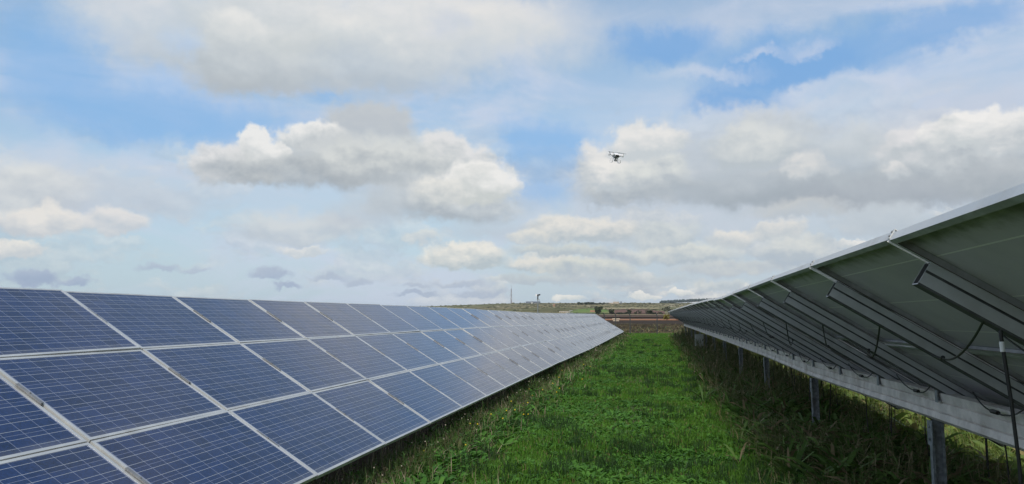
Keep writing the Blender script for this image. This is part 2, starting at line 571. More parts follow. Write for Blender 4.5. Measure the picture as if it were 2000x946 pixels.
def simple(name, col, rough=.6, metal=0.0, var=.12, scale=8):
    return material(name, lambda k: pbr(k, k.mix(k.noise(worldco(k), scale, 4, .6), tuple(x * (1 - var) for x in col), tuple(x * (1 + var) for x in col)), rough, metal))


M_BLACK = simple('black_plastic', (.02, .02, .021), .45)
M_WHITEPL = simple('white_plastic', (.86, .86, .87), .35, var=.04)
M_GREYPL = simple('grey_plastic', (.28, .29, .29), .45)
M_BOX = simple('box_enamel', (.36, .38, .36), .5, var=.1)
M_CONCRETE = simple('rough_concrete', (.48, .46, .42), .9, var=.35, scale=14)


def cells(k):
    s = k.n('ShaderNodeSeparateXYZ', {0: objco(k)}).outputs
    PX = .1565
    u = k.math('DIVIDE', k.math('SUBTRACT', s[0], (1.636 - 10 * PX) / 2), PX)
    v = k.math('DIVIDE', k.math('SUBTRACT', s[1], (.990 - 6 * PX) / 2), PX)
    fu, fv = k.math('FRACT', u), k.math('FRACT', v)
    eu = k.math('ABSOLUTE', k.math('SUBTRACT', fu, .5))
    ev = k.math('ABSOLUTE', k.math('SUBTRACT', fv, .5))
    gap = k.math('MAXIMUM', k.math('GREATER_THAN', eu, .5 - .0125), k.math('GREATER_THAN', ev, .5 - .0085))
    out = k.math('MAXIMUM', k.math('GREATER_THAN', k.math('ABSOLUTE', k.math('SUBTRACT', u, 5.0)), 5.0),
                 k.math('GREATER_THAN', k.math('ABSOLUTE', k.math('SUBTRACT', v, 3.0)), 3.0))
    gap = k.math('MAXIMUM', gap, out)
    bus = k.math('LESS_THAN', k.math('ABSOLUTE', k.math('SUBTRACT', ev, .25)), .0095)
    bus = k.math('MULTIPLY', bus, k.math('SUBTRACT', 1.0, out))
    idx = k.n('ShaderNodeCombineXYZ', {0: k.math('FLOOR', u), 1: k.math('FLOOR', v),
                                       2: k.n('ShaderNodeObjectInfo').outputs['Random']}).outputs[0]
    wn = k.n('ShaderNodeTexWhiteNoise', {'Vector': k.vm('MULTIPLY', idx, (1, 1, 517.0))}).outputs[0]
    vor = k.n('ShaderNodeTexVoronoi', {'Vector': objco(k), 'Scale': 75.0}).outputs['Color']
    vr = k.n('ShaderNodeSeparateColor', {0: vor}).outputs[0]
    rnd = k.n('ShaderNodeObjectInfo').outputs['Random']
    base = k.mix(rnd, (.006, .022, .088), (.013, .029, .094))
    base = k.mix(1.0, base, k.n('ShaderNodeCombineXYZ', {i: k.math('ADD', .55, k.math('MULTIPLY_ADD', vr, .55, k.math('MULTIPLY', wn, .40))) for i in range(3)}).outputs[0], 'MULTIPLY')
    c = k.mix(gap, base, (.22, .25, .35))
    c = k.mix(bus, c, (.42, .45, .49))
    # dust: a thin film, thicker along the lower frame where the rain leaves it
    dn = k.noise(worldco(k), 3.2, 5, .65)
    dust = k.math('ADD', k.ramp(dn, .35, .8, .012, .05), k.math('MULTIPLY', k.ramp(s[1], .10, .03), k.math('MULTIPLY', dn, .28)))
    c = k.mix(dust, c, (.32, .31, .29))
    return pbr(k, c, k.ramp(dn, .3, .75, .13, .20), 0.0, spec=.5, IOR=1.5)


M_CELL = material('cell_glass', cells)


def backsheet(k):
    s = k.n('ShaderNodeSeparateXYZ', {0: objco(k)}).outputs
    PX = .1565
    v = k.math('FRACT', k.math('DIVIDE', k.math('SUBTRACT', s[1], .0255), PX * 2))
    u = k.math('FRACT', k.math('DIVIDE', k.math('SUBTRACT', s[0], .0375), PX))
    line = k.math('LESS_THAN', k.math('ABSOLUTE', k.math('SUBTRACT', v, .5)), .012)
    line2 = k.math('LESS_THAN', k.math('ABSOLUTE', k.math('SUBTRACT', u, .5)), .008)
    n = k.noise(worldco(k), 2.2, 6, .65)
    c = k.mix(k.ramp(n, .3, .75), (.58, .56, .63), (.68, .66, .72))
    grime = k.math('MULTIPLY', k.ramp(k.math('ADD', s[1], k.math('MULTIPLY', k.math('SUBTRACT', k.noise(worldco(k), 9.0, 5, .65), .5), .22)), .84, .97), .8)
    c = k.mix(grime, c, (.10, .105, .09))
    c = k.mix(k.math('MULTIPLY', line, .9), c, (.95, .95, .93))
    c = k.mix(k.math('MULTIPLY', line2, .18), c, (.7, .72, .7))
    return pbr(k, c, .38, 0.0, spec=.4)


M_BACK = material('backsheet', backsheet)


def leaf_mat(name, dark, light, tip=None, trans=.25, rough=.55):
    def fn(k):
        rnd = k.n('ShaderNodeNewGeometry').outputs['Random Per Island']
        n = k.noise(worldco(k), .55, 3, .6)
        f = k.math('ADD', k.math('MULTIPLY', rnd, .65), k.math('MULTIPLY_ADD', n, .9, -.28), clamp=True)
        c = k.mix(f, dark, light)
        if tip:
            c = k.mix(k.math('GREATER_THAN', k.math('FRACT', k.math('MULTIPLY', rnd, 37.13)), tip[1]), c, tip[0])
        p = pbr(k, c, rough, 0.0, spec=.25)
        if trans <= 0:
            return p
        tr = k.n('ShaderNodeBsdfTranslucent', {'Color': c})
        return k.n('ShaderNodeMixShader', {0: trans, 1: p, 2: tr.outputs[0]}).outputs[0]
    return material(name, fn)


M_GRASS = leaf_mat('grass_blade', (.045, .130, .013), (.122, .270, .032), ((.19, .165, .07), .935))
M_LEAF = leaf_mat('weed_leaf', (.036, .120, .015), (.118, .285, .038))
M_DRY = leaf_mat('dry_weed', (.045, .040, .022), (.165, .135, .080), ((.05, .115, .02), .38), trans=.1)
M_DARKWEED = leaf_mat('shade_weed', (.075, .110, .030), (.185, .190, .085), ((.32, .27, .18), .80), trans=.15)
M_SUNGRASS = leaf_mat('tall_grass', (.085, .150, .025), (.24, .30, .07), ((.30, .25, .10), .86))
M_YELLOW = simple('yellow_petals', (.75, .55, .02), .6)
M_SEED = simple('pale_seed_heads', (.40, .35, .27), .8)


# ------------------------------------------------------------------ terrain
def table(x, xs, ys):
    return np.interp(x, xs, ys)


def vnoise(x, y, s, seed=0):
    """cheap smooth value noise"""
    x, y = np.asarray(x, float) / s + seed * 17.31, np.asarray(y, float) / s + seed * 5.77
    xi, yi = np.floor(x), np.floor(y)
    fx, fy = x - xi, y - yi
    fx, fy = fx * fx * (3 - 2 * fx), fy * fy * (3 - 2 * fy)

    def h(a, b):
        t = np.sin(a * 127.1 + b * 311.7 + seed * 74.7) * 43758.5453
        return t - np.floor(t)
    return (h(xi, yi) * (1 - fx) + h(xi + 1, yi) * fx) * (1 - fy) + (h(xi, yi + 1) * (1 - fx) + h(xi + 1, yi + 1) * fx) * fy - .5


def hill(x, y):
    x, y = np.asarray(x, float), np.asarray(y, float)
    e = table(y, [0, 560, 600, 900, 1500, 2000, 2500, 3000, 3600, 4500, 5200, 9000], [0, 0, 0.15, 3.6, 14.8, 29, 45, 46, 48, 62, 58, 40])
    side = table(x * 2500 / np.maximum(y, 1200), [-4000, -2000, -1200, -716, -550, -384, -260, -12, 900, 4000], [.1, .25, .55, .82, .95, 1.03, 1.0, .98, 1.0, .8])
    far = np.clip((y - 3300) / 900, 0, 1) * np.clip((x + 150) / 400, 0, 1) * 20
    b = np.clip((y - 700) / 900, 0, 1)
    return e * side + far + b * (vnoise(x, y, 420, 1) * 5 + vnoise(x, y, 130, 2) * 1.6) * np.clip((2900 - y) / 600, .25, 1)


def on_hill(px, py, d0=560, d1=6000):
    """where a line of sight of the photograph meets the hillside"""
    v = px_ray(px, py)
    for d in np.arange(d0, d1, 4.0):
        if v[2] * d + CAM_H <= hill(v[0] * d, d):
            return Vector((v[0] * d, d, float(hill(v[0] * d, d))))
    return Vector((v[0] * 2500, 2500, float(hill(v[0] * 2500, 2500))))


def grid_sheet(name, xs, ys, zf, mat, smooth=True):
    X, Y = np.meshgrid(xs, ys)
    Z = zf(X, Y)
    nx, ny = len(xs), len(ys)
    i = (np.arange(ny - 1)[:, None] * nx + np.arange(nx - 1)[None, :]).ravel()
    f = np.stack([i, i + 1, i + nx + 1, i + nx], 1)
    return link(name, np_mesh(name, np.stack([X, Y, Z], -1).reshape(-1, 3), f, mat, smooth))


def ground_mat(k):
    p = worldco(k)
    s = k.n('ShaderNodeSeparateXYZ', {0: p}).outputs
    n = k.noise(p, .8, 6, .62)
    nb = k.noise(p, 7.0, 6, .66)
    wob = k.math('MULTIPLY_ADD', k.math('SUBTRACT', n, .5), 1.5, s[0])
    soil = k.mix(k.ramp(nb, .3, .75), (.030, .023, .015), (.085, .067, .044))
    green = k.mix(k.ramp(nb, .32, .7), (.022, .050, .009), (.075, .135, .024))
    lush = k.math('MULTIPLY', k.ramp(wob, -3.0, -2.5), k.ramp(wob, 2.1, 1.3))
    lush = k.math('MAXIMUM', lush, k.ramp(wob, 3.6, 4.6))
    lush = k.math('MAXIMUM', lush, k.ramp(s[1], 68.0, 73.0))
    lush = k.math('MULTIPLY', lush, k.ramp(n, .25, .45, .6, 1.0))
    c = k.mix(lush, soil, green)
    # away from the solar field: stubble and soil
    away = k.ramp(s[1], 78.0, 84.0)
    far = k.mix(k.ramp(k.noise(p, .02, 5, .6), .35, .65), (.11, .075, .045), (.16, .13, .07))
    c = k.mix(away, c, far)
    return pbr(k, c, .95, 0.0, bump=(nb, .8, .05), spec=.1)


def soil_mat(name, a, b, cc=None, scale=.35, rows=0.0):
    def fn(k):
        p = worldco(k)
        st = k.vm('MULTIPLY', p, (.35, 1.0, 1.0))
        n = k.noise(st, scale, 7, .65)
        c = k.mix(k.ramp(n, .32, .68), a, b)
        if cc:
            c = k.mix(k.math('MULTIPLY', k.ramp(k.noise(st, scale * .6, 6, .7, dist=.4), .50, .60), .9), c, cc)
        return pbr(k, c, .95, 0.0, bump=(n, .6, .2), spec=.08)
    return material(name, fn)


def hill_mat(k):
    p = worldco(k)
    st = k.vm('MULTIPLY', p, (.5, .28, 2.4))
    n = k.noise(st, .012, 8, .66, dist=.5)
    m = k.noise(st, .0035, 4, .55)
    d = k.noise(k.vm('MULTIPLY', p, (1, .5, 1)), .06, 5, .7)
    c = k.mix(k.ramp(n, .34, .66), (.115, .110, .050), (.285, .240, .135))
    c = k.mix(k.math('MULTIPLY', k.ramp(m, .45, .62), .55), c, (.13, .155, .06))
    c = k.mix(k.math('MULTIPLY', k.ramp(d, .50, .60), .75), c, (.060, .070, .030))
    # dry stone terraces and tracks: pale threads
    wv = k.n('ShaderNodeTexVoronoi', {'Vector': k.vm('ADD', k.vm('MULTIPLY', p, (1, .42, 1)), k.vm('SCALE', k.noise(p, .01, 3, .5, out=1), scale=45.0)), 'Scale': .0065}, feature='DISTANCE_TO_EDGE').outputs[0]
    c = k.mix(k.math('MULTIPLY', k.ramp(wv, .030, .010), .7), c, (.42, .37, .27))
    return pbr(k, c, .95, 0.0, spec=.05)


def spread(a, b, n, power):
    t = np.linspace(0, 1, n)
    return a + (b - a) * t ** power


xs = np.unique(np.round(np.concatenate([-spread(14, 9000, 26, 3)[::-1], np.arange(-14, 16.1, .4), spread(16, 9000, 26, 3)]), 3))
ys = np.unique(np.round(np.concatenate([-spread(6, 9000, 20, 3)[::-1], np.arange(-6, 84, .4), spread(84, 9000, 26, 3)]), 3))


def ground_z(X, Y):
    near = np.clip((84 - Y) / 6, 0, 1) * np.clip((15 - np.abs(X)) / 3, 0, 1) * np.clip((Y + 6) / 3, 0, 1)
    return near * (vnoise(X, Y, 2.6, 3) * .10 + vnoise(X, Y, .9, 4) * .05) - np.clip((Y - 560) / 200, 0, 1) * 6


tag(grid_sheet('ground', xs, ys, ground_z, material('ground_soil', ground_mat)), kind='structure')


def plough_z(X, Y):
    edge = np.clip((Y - 79) / 3, 0, 1)
    r = np.random.default_rng(5).random(X.shape) - .5
    return .05 + edge * (.16 + r * .22 * np.clip((170 - Y) / 40, .3, 1) + vnoise(X, Y, 3.0, 6) * .16 + vnoise(X, Y, 14, 7) * .25)


tag(grid_sheet('ploughed_field', np.arange(-30, 34, .5), np.arange(79, 160, .5), plough_z,
               soil_mat('ploughed_soil', (.024, .017, .012), (.055, .038, .025), (.13, .11, .055), .22), smooth=False), kind='structure')
tag(grid_sheet('bare_field', np.arange(-110, 121, 4.0), np.arange(158, 303, 3.0), lambda X, Y: .25 + vnoise(X, Y, 20, 8) * .3,
               soil_mat('dark_soil', (.036, .026, .019), (.058, .041, .029), None, .08)), kind='structure')
tag(grid_sheet('sunlit_earth_strip', np.arange(-200, 221, 10.0), np.arange(301, 482, 10.0), lambda X, Y: .42 + X * 0,
               soil_mat('sunlit_red_soil', (.30, .135, .070), (.40, .21, .115), None, .03)), kind='structure')  # bright soil colour painted for sunlight beyond the cloud shadow
tag(grid_sheet('brown_field', np.arange(-260, 321, 10.0), np.arange(478, 640, 10.0), lambda X, Y: np.maximum(.5, hill(X, Y) + .6),
               soil_mat('flat_brown_soil', (.080, .052, .038), (.115, .075, .052), None, .03)), kind='structure')
tag(grid_sheet('hillside', np.concatenate([np.arange(-4200, -1200, 150), np.arange(-1200, 700, 16), np.arange(700, 4200, 150)]),
               np.concatenate([np.arange(565, 2900, 16), np.arange(2900, 6400, 120)]), lambda X, Y: hill(X, Y) + .35,
               material('hill_scrub', hill_mat)), kind='structure')


def patch(name, pts, mat, lift=.9):
    """a field lying on the hillside; pts: outline as seen in the photograph"""
    w = [on_hill(*p) for p in pts]
    x0, x1 = min(p.x for p in w), max(p.x for p in w)
    y0, y1 = min(p.y for p in w), max(p.y for p in w)
    nx, ny = max(6, int((x1 - x0) / 9)), max(8, int((y1 - y0) / 9))
    xs, ys = np.linspace(x0, x1, nx), np.linspace(y0, y1, ny)
    X, Y = np.meshgrid(xs, ys)
    Z = hill(X, Y) + .35 + lift

    def inside(cx, cy):
        r = False
        for a, b in zip(w, w[1:] + w[:1]):
            if (a.y > cy) != (b.y > cy) and cx < (b.x - a.x) * (cy - a.y) / (b.y - a.y) + a.x:
                r = not r
        return r
    f = []
    for j in range(ny - 1):
        for i in range(nx - 1):
            cx, cy = (xs[i] + xs[i + 1]) / 2, (ys[j] + ys[j + 1]) / 2
            if inside(cx + 6 * float(vnoise(cx, cy, 25, 5)), cy + 10 * float(vnoise(cx, cy, 25, 6))):
                f.append((j * nx + i, j * nx + i + 1, (j + 1) * nx + i + 1, (j + 1) * nx + i))
    if f:
        tag(link(name, np_mesh(name, np.stack([X, Y, Z], -1).reshape(-1, 3), np.array(f), mat, True)), kind='structure')


patch('brown_field', [(1150, 622.5), (1420, 622.5), (1420, 618.2), (1150, 618.2)], soil_mat('brown_soil', (.085, .055, .040), (.115, .075, .052), None, .05))
patch('stubble_field', [(1150, 617.8), (1420, 617.8), (1420, 616), (1150, 616)], soil_mat('stubble', (.20, .17, .10), (.27, .22, .14), None, .05))
patch('red_field', [(1190, 614.5), (1300, 615), (1292, 609.5), (1262, 606.3), (1225, 605.8), (1196, 607.5)], soil_mat('red_brown_soil', (.135, .075, .060), (.18, .105, .080), None, .02))
patch('green_field', [(1118, 614), (1190, 614.5), (1196, 609.5), (1180, 605), (1150, 603), (1128, 606), (1112, 610)], soil_mat('young_crop', (.085, .16, .035), (.16, .24, .06), (.25, .22, .11), .02))
patch('pale_field', [(1178, 605), (1300, 605), (1290, 602.8), (1180, 602.5)], soil_mat('pale_straw', (.30, .26, .15), (.38, .32, .20), (.16, .15, .07), .02))

# ------------------------------------------------------------------ solar rows
TILT = .5492
CT, ST = math.cos(TILT), math.sin(TILT)
W, PL, PW, PITCHS = 1.66, 1.636, .990, 1.0


def frame_mesh():
    prof = [(0, 0), (.023, 0), (.023, -.006), (.003, -.006), (.003, -.037), (.028, -.037), (.028, -.040), (0, -.040)]
    b = MB()
    vs = []
    for (cx, cy, sx, sy) in ((0, 0, 1, 1), (PL, 0, -1, 1), (PL, PW, -1, -1), (0, PW, 1, -1)):
        vs += [(cx + sx * d, cy + sy * d, z) for d, z in prof]
    n = len(prof)
    fs = []
    for c in range(4):
        e = (c + 1) % 4
        fs += [(c * n + q, c * n + (q + 1) % n, e * n + (q + 1) % n, e * n + q) for q in range(n)]
    b.add(vs, fs)
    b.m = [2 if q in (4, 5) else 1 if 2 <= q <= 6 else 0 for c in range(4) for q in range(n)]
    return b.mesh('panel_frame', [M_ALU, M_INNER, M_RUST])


def glass_mesh():
    b = MB()
    i = .021
    x0, x1, y0, y1, z1, z0 = i, PL - i, i, PW - i, -.0025, -.0085
    v = [(x0, y0, z0), (x1, y0, z0), (x1, y1, z0), (x0, y1, z0), (x0, y0, z1), (x1, y0, z1), (x1, y1, z1), (x0, y1, z1)]
    b.add(v, ((4, 5, 6, 7),), 0)
    b.add(v, ((0, 3, 2, 1), (0, 1, 5, 4), (1, 2, 6, 5), (2, 3, 7, 6), (3, 0, 4, 7)), 1)
    return b.mesh('panel_glass', [M_CELL, M_BACK])


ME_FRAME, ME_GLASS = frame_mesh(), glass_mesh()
b = MB()
b.box(.05, .14, PW * .5 - .05, PW * .5 + .05, -.030, -.0088)
b.box(.06, .13, PW * .5 - .04, PW * .5 + .04, -.034, -.030)
ME_JBOX = b.mesh('junction_box', M_BLACK)
b = MB()
b.box(-.0135, .0135, -.12, .12, -.003, .004)
b.box(-.006, .006, -.12, .12, -.041, -.003)
b.tube([(0, 0, .004), (0, 0, .011)], .0075, 6)
ME_CLAMP = b.mesh('clamp', M_CLAMP)


class Row:
    def __init__(s, xb, zb, joints, dzx, dzy):
        s.xb, s.zb, s.j, s.dx, s.dy = xb, zb, joints, dzx, dzy

    def dz(s, y):
        return float(np.interp(y, s.dx, s.dy))

    def P(s, sl, y, n=0.0):
        """point sl metres up the slope from the low edge, n metres out of the glass"""
        return Vector((s.xb - sl * CT + n * ST, y, s.zb + sl * ST + n * CT + s.dz(y)))

    def M(s, sl, y, y2=None, jit=0.0):
        y2 = y + W if y2 is None else y2
        ax = Vector((0, y2 - y, s.dz(y2) - s.dz(y))).normalized()
        ay = Vector((-CT, 0, ST))
        az = ax.cross(ay).normalized()
        if jit:
            az = (az + ax * random.gauss(0, jit) + ay * random.gauss(0, jit)).normalized()
        ay = az.cross(ax).normalized()
        ax = ay.cross(az)
        m = Matrix((ax, ay, az)).transposed().to_4x4()
        m.translation = s.P(sl, y)
        return m


def rafter_mesh():
    """C-section in the slope direction: local y along the slope from 0 to 2.76, top flange at z = 0"""
    b = MB()
    # box channel with a fold in each flank; shade is painted dark on foot, folds, recesses and open end
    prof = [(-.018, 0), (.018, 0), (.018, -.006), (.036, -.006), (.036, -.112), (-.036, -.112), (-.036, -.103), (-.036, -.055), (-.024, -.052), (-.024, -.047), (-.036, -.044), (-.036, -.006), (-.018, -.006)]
    shade_faces = {0, 1, 2, 4, 5, 7, 8, 9, 11, 12}
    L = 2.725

    def X(o, u, w):
        # the low end is cut obliquely
        return (u, (o + max(0, -w) * 1.1 if o < .5 else o), w)
    b.extrude(prof, 0.0, L, M=X)
    b.m = [1 if q in shade_faces else 0 for q in range(len(prof))]
    out = [(.036, -.006), (.036, -.112), (-.036, -.112), (-.036, -.006)]
    inn = [(.0315, -.011), (.0315, -.107), (-.0315, -.107), (-.0315, -.011)]
    v = [(u, L, w) for u, w in out] + [(u, L, w) for u, w in inn] + [(u, L - .09, w) for u, w in inn]
    b.add(v, [(k, (k + 1) % 4, 4 + (k + 1) % 4, 4 + k) for k in range(4)], 0)
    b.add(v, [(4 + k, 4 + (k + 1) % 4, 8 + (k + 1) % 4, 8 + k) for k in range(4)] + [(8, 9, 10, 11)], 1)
    lo = [(u, max(0, -w) * 1.1 - .0005, w) for u, w in out]
    b.add(lo, [(0, 1, 2, 3)], 0)
    return b.mesh('rafter', [M_GALV, M_SHADE])


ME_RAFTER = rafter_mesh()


def beam_part(row, parent, xc, y0, y1, drop):
    """longitudinal beam under the rafters, with its folded web towards the aisle"""
    b = MB()
    prof = [(0, 0), (.012, -.060), (.026, -.066), (.012, -.072), (.012, -.135), (.026, -.141), (.010, -.147), (0, -.190), (.03, -.215), (.10, -.215), (.10, -.210), (.035, -.210),
            (.006, -.188), (.016, -.150), (.032, -.141), (.018, -.132), (.018, -.075), (.032, -.066), (.018, -.057), (.006, -.004), (.10, -.004), (.10, 0)]

    def X(o, u, w):
        return (xc + u, o, drop + w * 1.1 + row.dz(o))
    b.extrude(prof, y0, y1, M=X)
    return b.build('beam', M_BEAM, parent)


b = MB()
for (x0, x1, y0, y1) in ((-.048, -.043, -.03, .03), (.043, .048, -.03, .03), (-.043, .043, .012, .016)):
    b.box(x0, x1, y0, y1, -1.5, 0)
for xx in (-.043, .028):
    b.box(xx, xx + .015, -.030, -.025, -1.5, 0)
b.box(-.054, -.0485, -.06, .06, -.20, -.002)
for zz in (-.05, -.15):
    b.tube([(-.066, 0, zz), (-.054, 0, zz)], .012, 6)
ME_POST = b.mesh('post', M_POST)


def footing_mesh(seed):
    rr = random.Random(seed)
    b = MB()
    n = 9
    for (r, z0, z1) in ((.19, -.05, .03),):
        lo = [(r * rr.uniform(.8, 1.2) * math.cos(6.283 * k / n), r * rr.uniform(.8, 1.2) * math.sin(6.283 * k / n), z0) for k in range(n)]
        hi = [(p[0] * .85, p[1] * .85, z1 + rr.uniform(-.02, .04)) for p in lo]
        b.add(lo + hi, [(k, (k + 1) % n, n + (k + 1) % n, n + k) for k in range(n)] + [tuple(range(n, 2 * n))])
    for _ in range(7):
        a, d, s = rr.uniform(0, 6.28), rr.uniform(.12, .30), rr.uniform(.025, .055)
        c = Vector((d * math.cos(a), d * math.sin(a), .02))
        pts = [c + Vector((rr.uniform(-1, 1), rr.uniform(-1, 1), rr.uniform(-.5, 1))) * s for _ in range(4)] + [c + Vector((0, 0, s * 1.3))]
        bm_idx = [(0, 1, 2), (0, 1, 4), (1, 2, 4), (2, 3, 4), (3, 0, 4), (0, 2, 3)]
        b.add(pts, bm_idx)
    return b.mesh('footing', M_CONCRETE)


ME_FOOT = [footing_mesh(q) for q in range(3)]

b = MB()
b.box(-.075, -.069, -.028, .028, -.075, .05)
b.box(-.070, .02, -.028, .028, -.066, -.060)
b.box(-.068, .03, -.004, .004, -.06, .035)
b.tube([(-.082, -.02, .03), (-.069, -.02, .03)], .009, 6)
b.tube([(-.082, .02, .03), (-.069, .02, .03)], .009, 6)
ME_BRACKET = b.mesh('bracket', M_POST)


def put(name, me, parent, M):
    o = link(name, me, parent)
    o.matrix_local = M
    return o


def sag(a, b_, drop, n=8):
    a, b_ = Vector(a), Vector(b_)
    return [a.lerp(b_, t / n) + Vector((0, 0, -drop * 4 * (t / n) * (1 - t / n))) for t in range(n + 1)]


def solar_row(name, label, row, under, post_y):
    root = empty(name, (0, 0, 0))
    tag(root, label, 'solar array', 'rows of solar panels')
    for q, y in enumerate(row.j[:-1]):
        for m in range(3):
            M = row.M(m * PITCHS + .010, y + .012, jit=.0035)
            p = put('solar_panel', ME_FRAME, root, M)
            link('panel_glass', ME_GLASS, p)
            if under:
                link('junction_box', ME_JBOX, p)
    for q, y in enumerate(row.j):
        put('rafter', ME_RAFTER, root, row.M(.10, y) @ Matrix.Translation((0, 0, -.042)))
        if 0 < q < len(row.j) - 1:
            for m in range(3):
                put('clamp', ME_CLAMP, root, row.M(m * PITCHS + .56, y) @ Matrix.Translation((0, 0, .0055)))
    xc = row.xb - 1.525 * CT - .03
    ztop = row.P(1.53, 0, -.205).z - row.dz(0)
    ys_ = [row.j[0] - .3] + [p for p in post_y if row.j[0] < p < row.j[-1]] + [row.j[-1] + .3]
    for a, c in zip(ys_[:-1], ys_[1:]):
        beam_part(row, root, xc, a, c - .004, ztop)
    for q, y in enumerate(post_y):
        p = put('post', ME_POST, root, Matrix.Translation((xc + .035, y, ztop - .2405 + row.dz(y))))
        f = link('footing', ME_FOOT[q % 3], p)
        f.location = (0, 0, -(ztop - .2405 + row.dz(y)) + .02)
    for y in row.j:
        put('bracket', ME_BRACKET, root, Matrix.Translation((xc + .055, y + .034, ztop + row.dz(y))))
    return root, xc, ztop


J_LEFT = [6.22 + W * k for k in range(-3, 39)]
left = Row(-2.80, .42, J_LEFT, [0, 22, 28, 34, 45, 58, 71], [0, 0, -.03, -.06, -.04, 0, .03])
solar_row('solar_array', 'solar row showing its blue glass faces beside the grass strip', left, False, [2.0 + 4.98 * k for k in range(14)])

J_RIGHT = [3.4 + W * k for k in range(-2, 38)]
right = Row(.971 + 3 * CT, 2.104 - 3 * ST, J_RIGHT, [0, 3.4, 8, 12, 17, 28, 40, 66], [.01, 0, -.02, -.055, -.01, .02, .035, .07])
rroot, XB, ZB = solar_row('solar_array', 'solar row showing its dark underside and steel posts', right, True, [6.95 + 4.98 * k for k in range(-1, 12)])

# end clamps on the upper edge of the near joints
b = MB()
b.box(-.014, .014, 0, .0035, -.042, .0045)
b.box(-.014, .014, -.018, -.0002, .0008, .0045)
for zz in (-.010, -.030):
    b.tube([(0, .0036, zz), (0, .0075, zz)], .0055, 6, mat=1)
ME_END = b.mesh('end_clamp', [M_ALU, M_CLAMP])
for y in J_RIGHT[1:-1]:
    put('end_clamp', ME_END, rroot, right.M(3.0005, y))

b = MB()
b.box(-.004, .004, 2.80, 3.0, -.054, -.0405)
ME_STRIP = b.mesh('edge_strip', simple('white_strip', (.90, .90, .89), .4, var=.02))
for y in J_RIGHT[1:-1]:
    put('edge_strip', ME_STRIP, rroot, right.M(0, y))

# module cables looping from rafter to rafter behind the upper modules, and along the beam
for q, y in enumerate(J_RIGHT[:-1]):
    if y < .5:
        continue
    rr = random.Random(q)
    a = right.P(3 - .50 + rr.uniform(-.04, .04), y, -.150)
    c = right.P(3 - .92 + rr.uniform(-.05, .05), y + W * rr.uniform(.92, 1.06), -.156)
    b = MB()
    b.tube(sag(a, c, .07 + rr.uniform(-.02, .07), 12), .0055, 6)
    d = (c - a).normalized()
    b.tube([c - d * .06, c + d * .03], .012, 8)
    e = right.P(3 - .66, y + W * 1.32, -.045)
    b.tube(sag(c, e, .03), .0045, 5)
    b.build('cable', M_BLACK, rroot)
    # loops beside the brackets on the beam
    b = MB()
    zt = ZB + right.dz(y)
    a = Vector((XB - .03, y + .04, zt + .10))
    m = Vector((XB - .05, y + .5 + rr.uniform(-.1, .1), zt - .02))
    e = Vector((XB - .03, y + 1.05 + rr.uniform(-.15, .15), zt + .07))
    b.tube(sag(a, m, .05, 5) + sag(m, e, .03, 5)[1:], .0055, 5)
    b.tube([m - Vector((0, .05, 0)), m + Vector((0, .05, 0))], .015, 6)
    b.build('cable', M_BLACK, rroot)

# a loose cable hanging from the rafter nearest the camera to the ground
b = MB()
v1, v2 = px_ray(1955, 655), px_ray(1985, 946)
top = Vector((v1[0] * 3.38, 3.38, v1[2] * 3.38 + CAM_H))
bot = Vector((v2[0] * 3.38, 3.38, v2[2] * 3.38 + CAM_H))
end = top + (bot - top) * 1.75
b.tube([top + Vector((0, 0, .02)), top, top.lerp(end, .25) + Vector((.012, 0, 0)), top.lerp(end, .5) + Vector((.018, 0, 0)), top.lerp(end, .75) + Vector((.01, 0, 0)), end], .0075, 8)
lo = b.build('hanging_cable', M_BLACK, rroot)
lo['label'] = 'black cable hanging loose to the ground'
b = MB()
b.tube([top + Vector((.001, 0, -.025)), top + Vector((.003, 0, -.065))], .0095, 8)
b.build('cable_tie', M_WHITEPL, lo)

# thin cut wires and dead tendrils hanging under the beam
for q in range(26):
    rr = random.Random(100 + q)
    y = 3.6 + q * .62 + rr.uniform(-.3, .3)
    x = XB + rr.uniform(.25, 1.1)
    sl = (right.xb - x) / CT
    t = right.P(sl, y, -.06)
    L = rr.uniform(.5, .95)
    b = MB()
    b.tube([t, t + Vector((rr.uniform(-.02, .02), rr.uniform(-.04, .04), -L * .5)), t + Vector((rr.uniform(-.04, .04), rr.uniform(-.08, .08), -L))], .0065, 5)
    b.build('hanging_wire', M_BLACK, rroot)

# combiner box on a post
cb = empty('combiner_box', (XB - .10, 36.83, ZB - .28 + right.dz(36.8)))
tag(cb, 'grey electrical box fixed to a post under the far panels', 'electrical box')
b = MB()
b.box(-.36, .02, -.14, .14, -.50, .03)
b.box(-.345, .005, -.152, -.1405, -.485, .015)
b.build('enclosure', M_BOX, cb)
b = MB()
b.box(-.05, -.01, -.160, -.1525, -.27, -.21)
b.build('latch', M_BLACK, cb)
b = MB()
b.box(-.22, -.06, -.08, .08, -.66, -.502)
b.tube([(-.07, 0, -.66), (-.07, 0, -1.05)], .03, 8)
b.build('conduit', M_GREYPL, cb)


